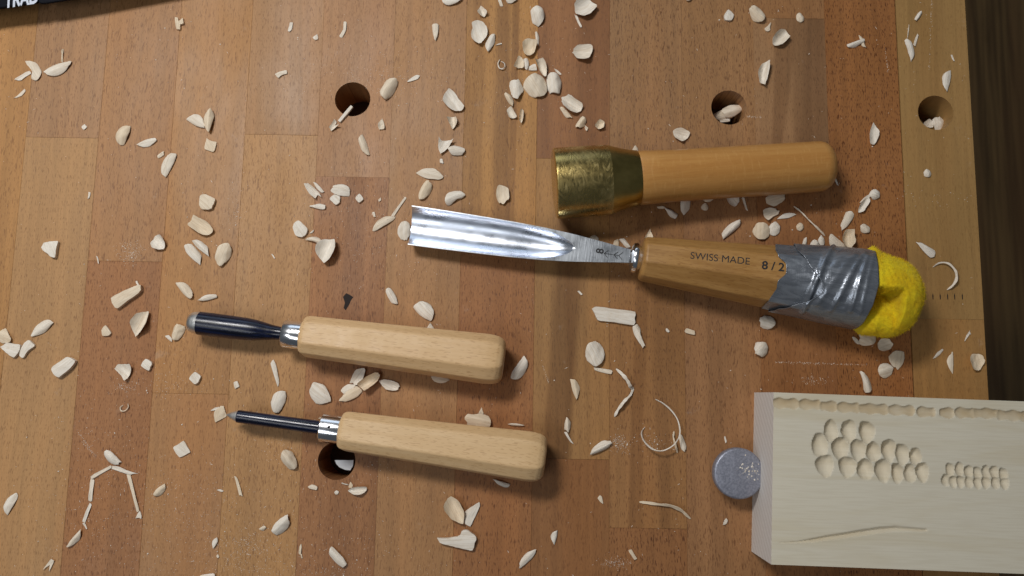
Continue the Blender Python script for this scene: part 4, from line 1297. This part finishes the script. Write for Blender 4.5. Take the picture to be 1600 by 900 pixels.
0,3|b|1.0|flat split square at lower left, alone on the orange stave|1085,95 1118,75 1150,55 1172,90 1190,125 1155,145 1125,157 1100,128
0,3|d|1.6|small almond chip right of the sliver figure|962,390 970,368 985,350 1030,322 1036,350 1010,392 980,402
0,3|s|.7|straight splinter at lower left, below the dark gouge shaft|1465,275 1480,280 1498,330 1517,398 1500,403 1482,340
0,3|s|.4|faint crumb line left of the straight splinter|1355,362 1375,357 1400,368 1385,374
0,3|d|1.0|small thin half moon above a white crumb, bottom left|1325,690 1340,668 1360,658 1363,680 1350,708 1335,728
0,3|b|.6|white crumb below the thin half moon at bottom left|1353,775 1362,762 1371,778 1362,788
0,3|d|1.0|chip cut by the bottom edge of the photo, left|1225,915 1260,893 1340,882 1347,895 1335,915
1,3|d|3.0|ridged almond shell left of the hole under the lower gouge|155,160 165,132 180,110 220,120 242,152 258,190 255,225 210,237 170,195
1,3|b|1.0|small tan block below the almond shell, left of the hole|325,342 350,328 383,340 380,362 335,352
1,3|b|.6|white cross shaped crumb under the hole|490,375 503,365 518,372 512,388 498,390
1,3|c|1.4|boat shaped chip under the hole of the lower gouge|577,365 600,348 640,340 697,340 690,365 670,382 640,390 605,385
1,3|s|.7|small upright fragment behind the boat shaped chip|578,345 590,310 605,330 600,350
1,3|d|2.6|smooth chip with a broken corner at the bottom, left of centre|95,625 105,595 120,570 160,535 200,515 205,545 213,572 180,620 130,645
1,3|d|.9|tiny leaf left of the chip with a broken corner|20,605 38,590 55,585 66,595 45,618
1,3|s|.6|narrow upright splinter near the bottom on the stave joint|268,760 272,715 283,698 286,720 281,768
1,3|s|.4|short splinter tip below the narrow upright splinter|279,765 287,763 293,790 284,788
1,3|d|2.0|curved wedge chip at the bottom, left of centre|460,770 462,735 475,715 520,755 550,790 568,822 545,845 500,820
1,3|c|2.6|large veined cup low in the middle, left of a fan shaped chip|1175,460 1190,425 1220,400 1245,412 1270,430 1290,468 1303,500 1295,570 1260,560 1225,540 1185,490
1,3|f|1.8|smooth fan shaped chip beside the large veined cup|1303,505 1350,465 1395,437 1400,460 1375,520 1340,590 1318,580 1303,565
1,3|b|2.8|torn ribbed block with a long tooth, low in the middle|1135,660 1185,662 1240,655 1275,645 1285,620 1310,608 1345,625 1380,655 1368,690 1355,740 1270,722 1200,705 1150,688
1,3|d|1.2|chip in the shadow under the lower handle near its butt|1478,292 1500,297 1530,307 1592,325 1580,342 1555,346 1510,325
2,3|d|2.0|leaf chip with a dusty patch right of the lower handle butt|487,145 492,120 505,100 530,78 560,58 600,52 633,65 610,90 580,110 530,130
2,3|d|1.6|slanted half moon chip at the bottom, right of centre|42,857 48,820 60,790 100,750 148,730 146,755 120,795 85,825
2,3|d|1.2|small upright half moon above the slanted one near the bottom|242,662 246,638 260,622 285,613 281,655 264,706
2,3|b|1.0|small split peg chip near the bottom, right of centre|728,742 746,733 762,760 780,790 764,798 748,775
2,3|f|.4|thin see through flake right of the lower handle shadow|535,415 548,395 562,405 570,450 555,440
2,3|d|1.4|white teardrop chip inside the large loose curl|1040,20 1050,12 1062,20 1080,60 1092,95 1080,122 1060,112 1048,65
2,3|s|.6|white splinter just above the round bench dog|1325,30 1333,28 1341,60 1333,70
2,3|b|.8|ragged crumb below the round bench dog|1318,580 1328,550 1340,538 1347,555 1335,575
2,3|s|.5|fine splinter hanging below the upright leaf near the handle butt|325,0 342,0 362,38 386,75 372,70 345,35
"""
seen = set()
for ln in LIST.strip().splitlines():
    tile, kind, h, label, poly = ln.split('|')
    tx, ty = [int(a) for a in tile.split(',')]
    px = [(400 * tx + float(a.split(',')[0]) / 4, 225 * ty + float(a.split(',')[1]) / 4) for a in poly.split()]
    assert label not in seen, label
    seen.add(label)
    chip(kind, float(h), label, px)

def TP(tx, ty, s): return [(400 * tx + float(a.split(',')[0]) / 4, 225 * ty + float(a.split(',')[1]) / 4) for a in s.split()]
shaving(2.2, 'straight hair standing behind the long leaf chip near the black case', TP(0, 0, '391,392 392,365 394,335 396,308'), .6)
shaving(2.4, 'tiny loop curl at top centre, left of the heap of shells', TP(1, 0, '1525,372 1513,400 1520,428 1540,436 1556,422 1552,400 1532,385'), 1.2, stand=.6)
shaving(1.4, 'fine hair above the long leaf chip on the end strip', TP(3, 0, '870,240 874,195 880,155'), .5)
shaving(2.2, 'long thin hair between the mallet and the tape', TP(3, 1, '160,390 205,430 250,480 300,525 355,575'), 1.5)
shaving(3.4, 'open ring curl on the end strip right of the yellow end', TP(3, 1, '1030,770 1065,745 1110,750 1148,790 1162,835 1150,880 1118,912'), 2.5, stand=.6)
shaving(1.8, 'tiny ring curl on the red stave below the three cornered chip', TP(0, 2, '800,722 806,745 790,765 765,768 757,748 772,732'), 1.0, stand=.5)
shaving(4.6, 'upper half of the bent translucent strip on the orange stave', TP(2, 2, '650,505 685,540 715,580 735,615 755,635'), 3.0, stand=.25)
shaving(4.0, 'lower tapering half of the bent strip on the orange stave', TP(2, 2, '757,620 740,665 700,705 660,760 640,805'), 2.0, stand=.3)
shaving(2.2, 'large loose curl of fine shaving left of the bench dog', TP(2, 2, '895,695 940,720 985,760 1020,810 1034,860 1035,905 1020,945 985,985 930,1012 880,1008 840,980 812,940 808,900 830,870'), 6.0, stand=.45)
shaving(3.0, 'strip standing inside the large loose curl by the teardrop', TP(2, 3, '1012,-5 1004,30 1015,75 1033,130'), 2.0, stand=.4)
shaving(4.2, 'wavy flat strip left of the carved board, below the loose curl', TP(2, 3, '795,437 850,442 920,450 985,457 1050,485 1090,520 1115,542'), 1.6, stand=.3)
shaving(1.6, 'small kinked hair under the ferrule of the lower gouge', TP(1, 3, '535,318 560,325 580,328'), .6)

# chips inside the dog holes, raised above the shelf to catch the light
HZ = -0.0125
chip('d', 2.0, 'lower large chip lying inside the middle dog hole', [(1114, 179), (1125, 173), (1140, 168), (1150, 172), (1146, 182), (1130, 188), (1118, 186)], HZ)
chip('d', 3.0, 'bright upper chip lying inside the middle dog hole', [(1127, 172), (1140, 164), (1158, 165), (1160, 172), (1148, 181), (1134, 183)], HZ + .0016)
chip('f', 1.0, 'pale edge of a chip deep at the bottom of the middle dog hole', [(1121, 184), (1138, 184), (1140, 190), (1126, 191)], HZ)
chip('d', 2.6, 'rounded white chip inside the right dog hole', [(1458, 186), (1468, 182), (1477, 190), (1472, 202), (1462, 202)], HZ + .001)
chip('c', 1.6, 'darker chip at the left inside the right dog hole', [(1441, 194), (1450, 187), (1459, 192), (1456, 200), (1446, 199)], HZ)
# stick leaning out of the left dog hole
def stick(label, a, za, b, zb, w, t):
    A, B = W(*a, za), W(*b, zb)
    d = B - A; L = d.length
    o_v = []
    rr = random.Random(3)
    for i in range(6):
        s = i / 5
        q = w * (1 - .15 * abs(s - .5)) * rr.uniform(.9, 1.08)
        o_v.append([(L * s, -q, -t), (L * s, q, -t), (L * s, q * .8, t), (L * s, -q * .8, t)])
    v, f = loft(o_v)
    o = mesh_obj('wood_sliver', v, f, M['chip'], None, angle=30)
    o.location = A; o.rotation_euler = d.to_track_quat('X', 'Z').to_euler()
    tag(o, label, 'wood sliver', GROUP)
stick('straight stick leaning out over the rim of the left dog hole', (530, 190), .0008, (550, 166), .0012, .0011, .0005)
chip('c', 1.4, 'forked scrap at the outer end of the stick in the left dog hole', [(515, 200), (520, 192), (523, 187), (526, 191), (522, 198), (531, 196), (524, 201), (517, 206)])

# ================================================================== dust: crumbs, hairs and powder nobody could count
rd = random.Random(21); dv = []; df = []
def speck(x, y, a, b, th, h, z=0.0):
    k = len(dv); c, s = math.cos(th), math.sin(th)
    n = 5 if a < b * 4 else 4
    ring = []
    for i in range(n):
        q = 2 * math.pi * i / n
        r = rd.uniform(.7, 1.1)
        u, w_ = a * math.cos(q) * r, b * math.sin(q) * r
        ring.append((x + u * c - w_ * s, y + u * s + w_ * c))
    for p in ring: dv.append((p[0], p[1], z))
    for p in ring: dv.append((x + (p[0] - x) * .75, y + (p[1] - y) * .75, z + h))
    df.append(tuple(k + n + i for i in range(n)))
    for i in range(n): df.append((k + i, k + (i + 1) % n, k + n + (i + 1) % n, k + n + i))
def on_bench(p): return p.x < BX[-1] - .001 and all((p - h).length > HR for h in hole_pts)
def add(px, py, small=False):
    p = W(px, py)
    if not on_bench(p): return
    t = rd.random()
    if small or t < .62: a = rd.uniform(.00006, .00024); speck(p.x, p.y, a, a * rd.uniform(.6, 1), rd.uniform(0, 6), a * .8)
    elif t < .90: a = rd.uniform(.0004, .0011); speck(p.x, p.y, a, a * rd.uniform(.10, .18), rd.uniform(0, 6), .00012)
    else: a = rd.uniform(.0003, .0006); speck(p.x, p.y, a, a * rd.uniform(.5, .9), rd.uniform(0, 6), a * .7)
for _ in range(900): add(rd.uniform(0, 1540), rd.uniform(0, 900))
for (cx, cy, sx, sy, n) in ((300, 820, 110, 60, 420), (150, 800, 60, 60, 150), (380, 855, 25, 14, 220), (150, 690, 40, 30, 70), (205, 395, 10, 9, 170),
                            (580, 120, 60, 22, 260), (260, 600, 40, 16, 130), (560, 330, 50, 45, 110), (560, 720, 60, 40, 120), (830, 130, 40, 50, 60),
                            (968, 693, 8, 7, 150), (540, 860, 80, 30, 130), (960, 880, 14, 5, 90), (1020, 690, 14, 6, 60), (195, 605, 10, 5, 60), (1460, 310, 40, 8, 30),
                            (430, 890, 90, 12, 200), (290, 765, 70, 40, 160), (370, 330, 8, 20, 60), (620, 400, 60, 40, 60), (430, 700, 25, 10, 40), (1270, 595, 12, 4, 50)):
    for _ in range(int(n * 1.6)): add(rd.gauss(cx, sx), rd.gauss(cy, sy), small=rd.random() < .93)
# faint powdery scratches
for (x0, y0, x1, y1, n) in ((1212, 566, 1356, 570, 150), (120, 672, 140, 700, 40), (128, 690, 150, 712, 40), (1382, 70, 1388, 115, 40), (1456, 0, 1452, 110, 60), (847, 570, 858, 600, 30), (1166, 182, 1190, 183, 50)):
    for _ in range(n):
        t = rd.random(); add(x0 + (x1 - x0) * t + rd.gauss(0, .8), y0 + (y1 - y0) * t + rd.gauss(0, .8), small=True)
# flecks on top of the bench dog
for _ in range(60):
    p = W(1170 + rd.gauss(0, 9), 735 + rd.gauss(0, 9), DZ)
    a = rd.choice((.0001, .00015, .0002, .0004, .0006)); speck(p.x, p.y, a, a * rd.uniform(.4, .9), rd.uniform(0, 6), a * .5, DZ)
dust = mesh_obj('wood_dust', dv, df, M['chip'], None, smooth=False)
tag(dust, 'fine white crumbs, hairs and sanding dust spread over the bench top', 'wood dust', kind='stuff')
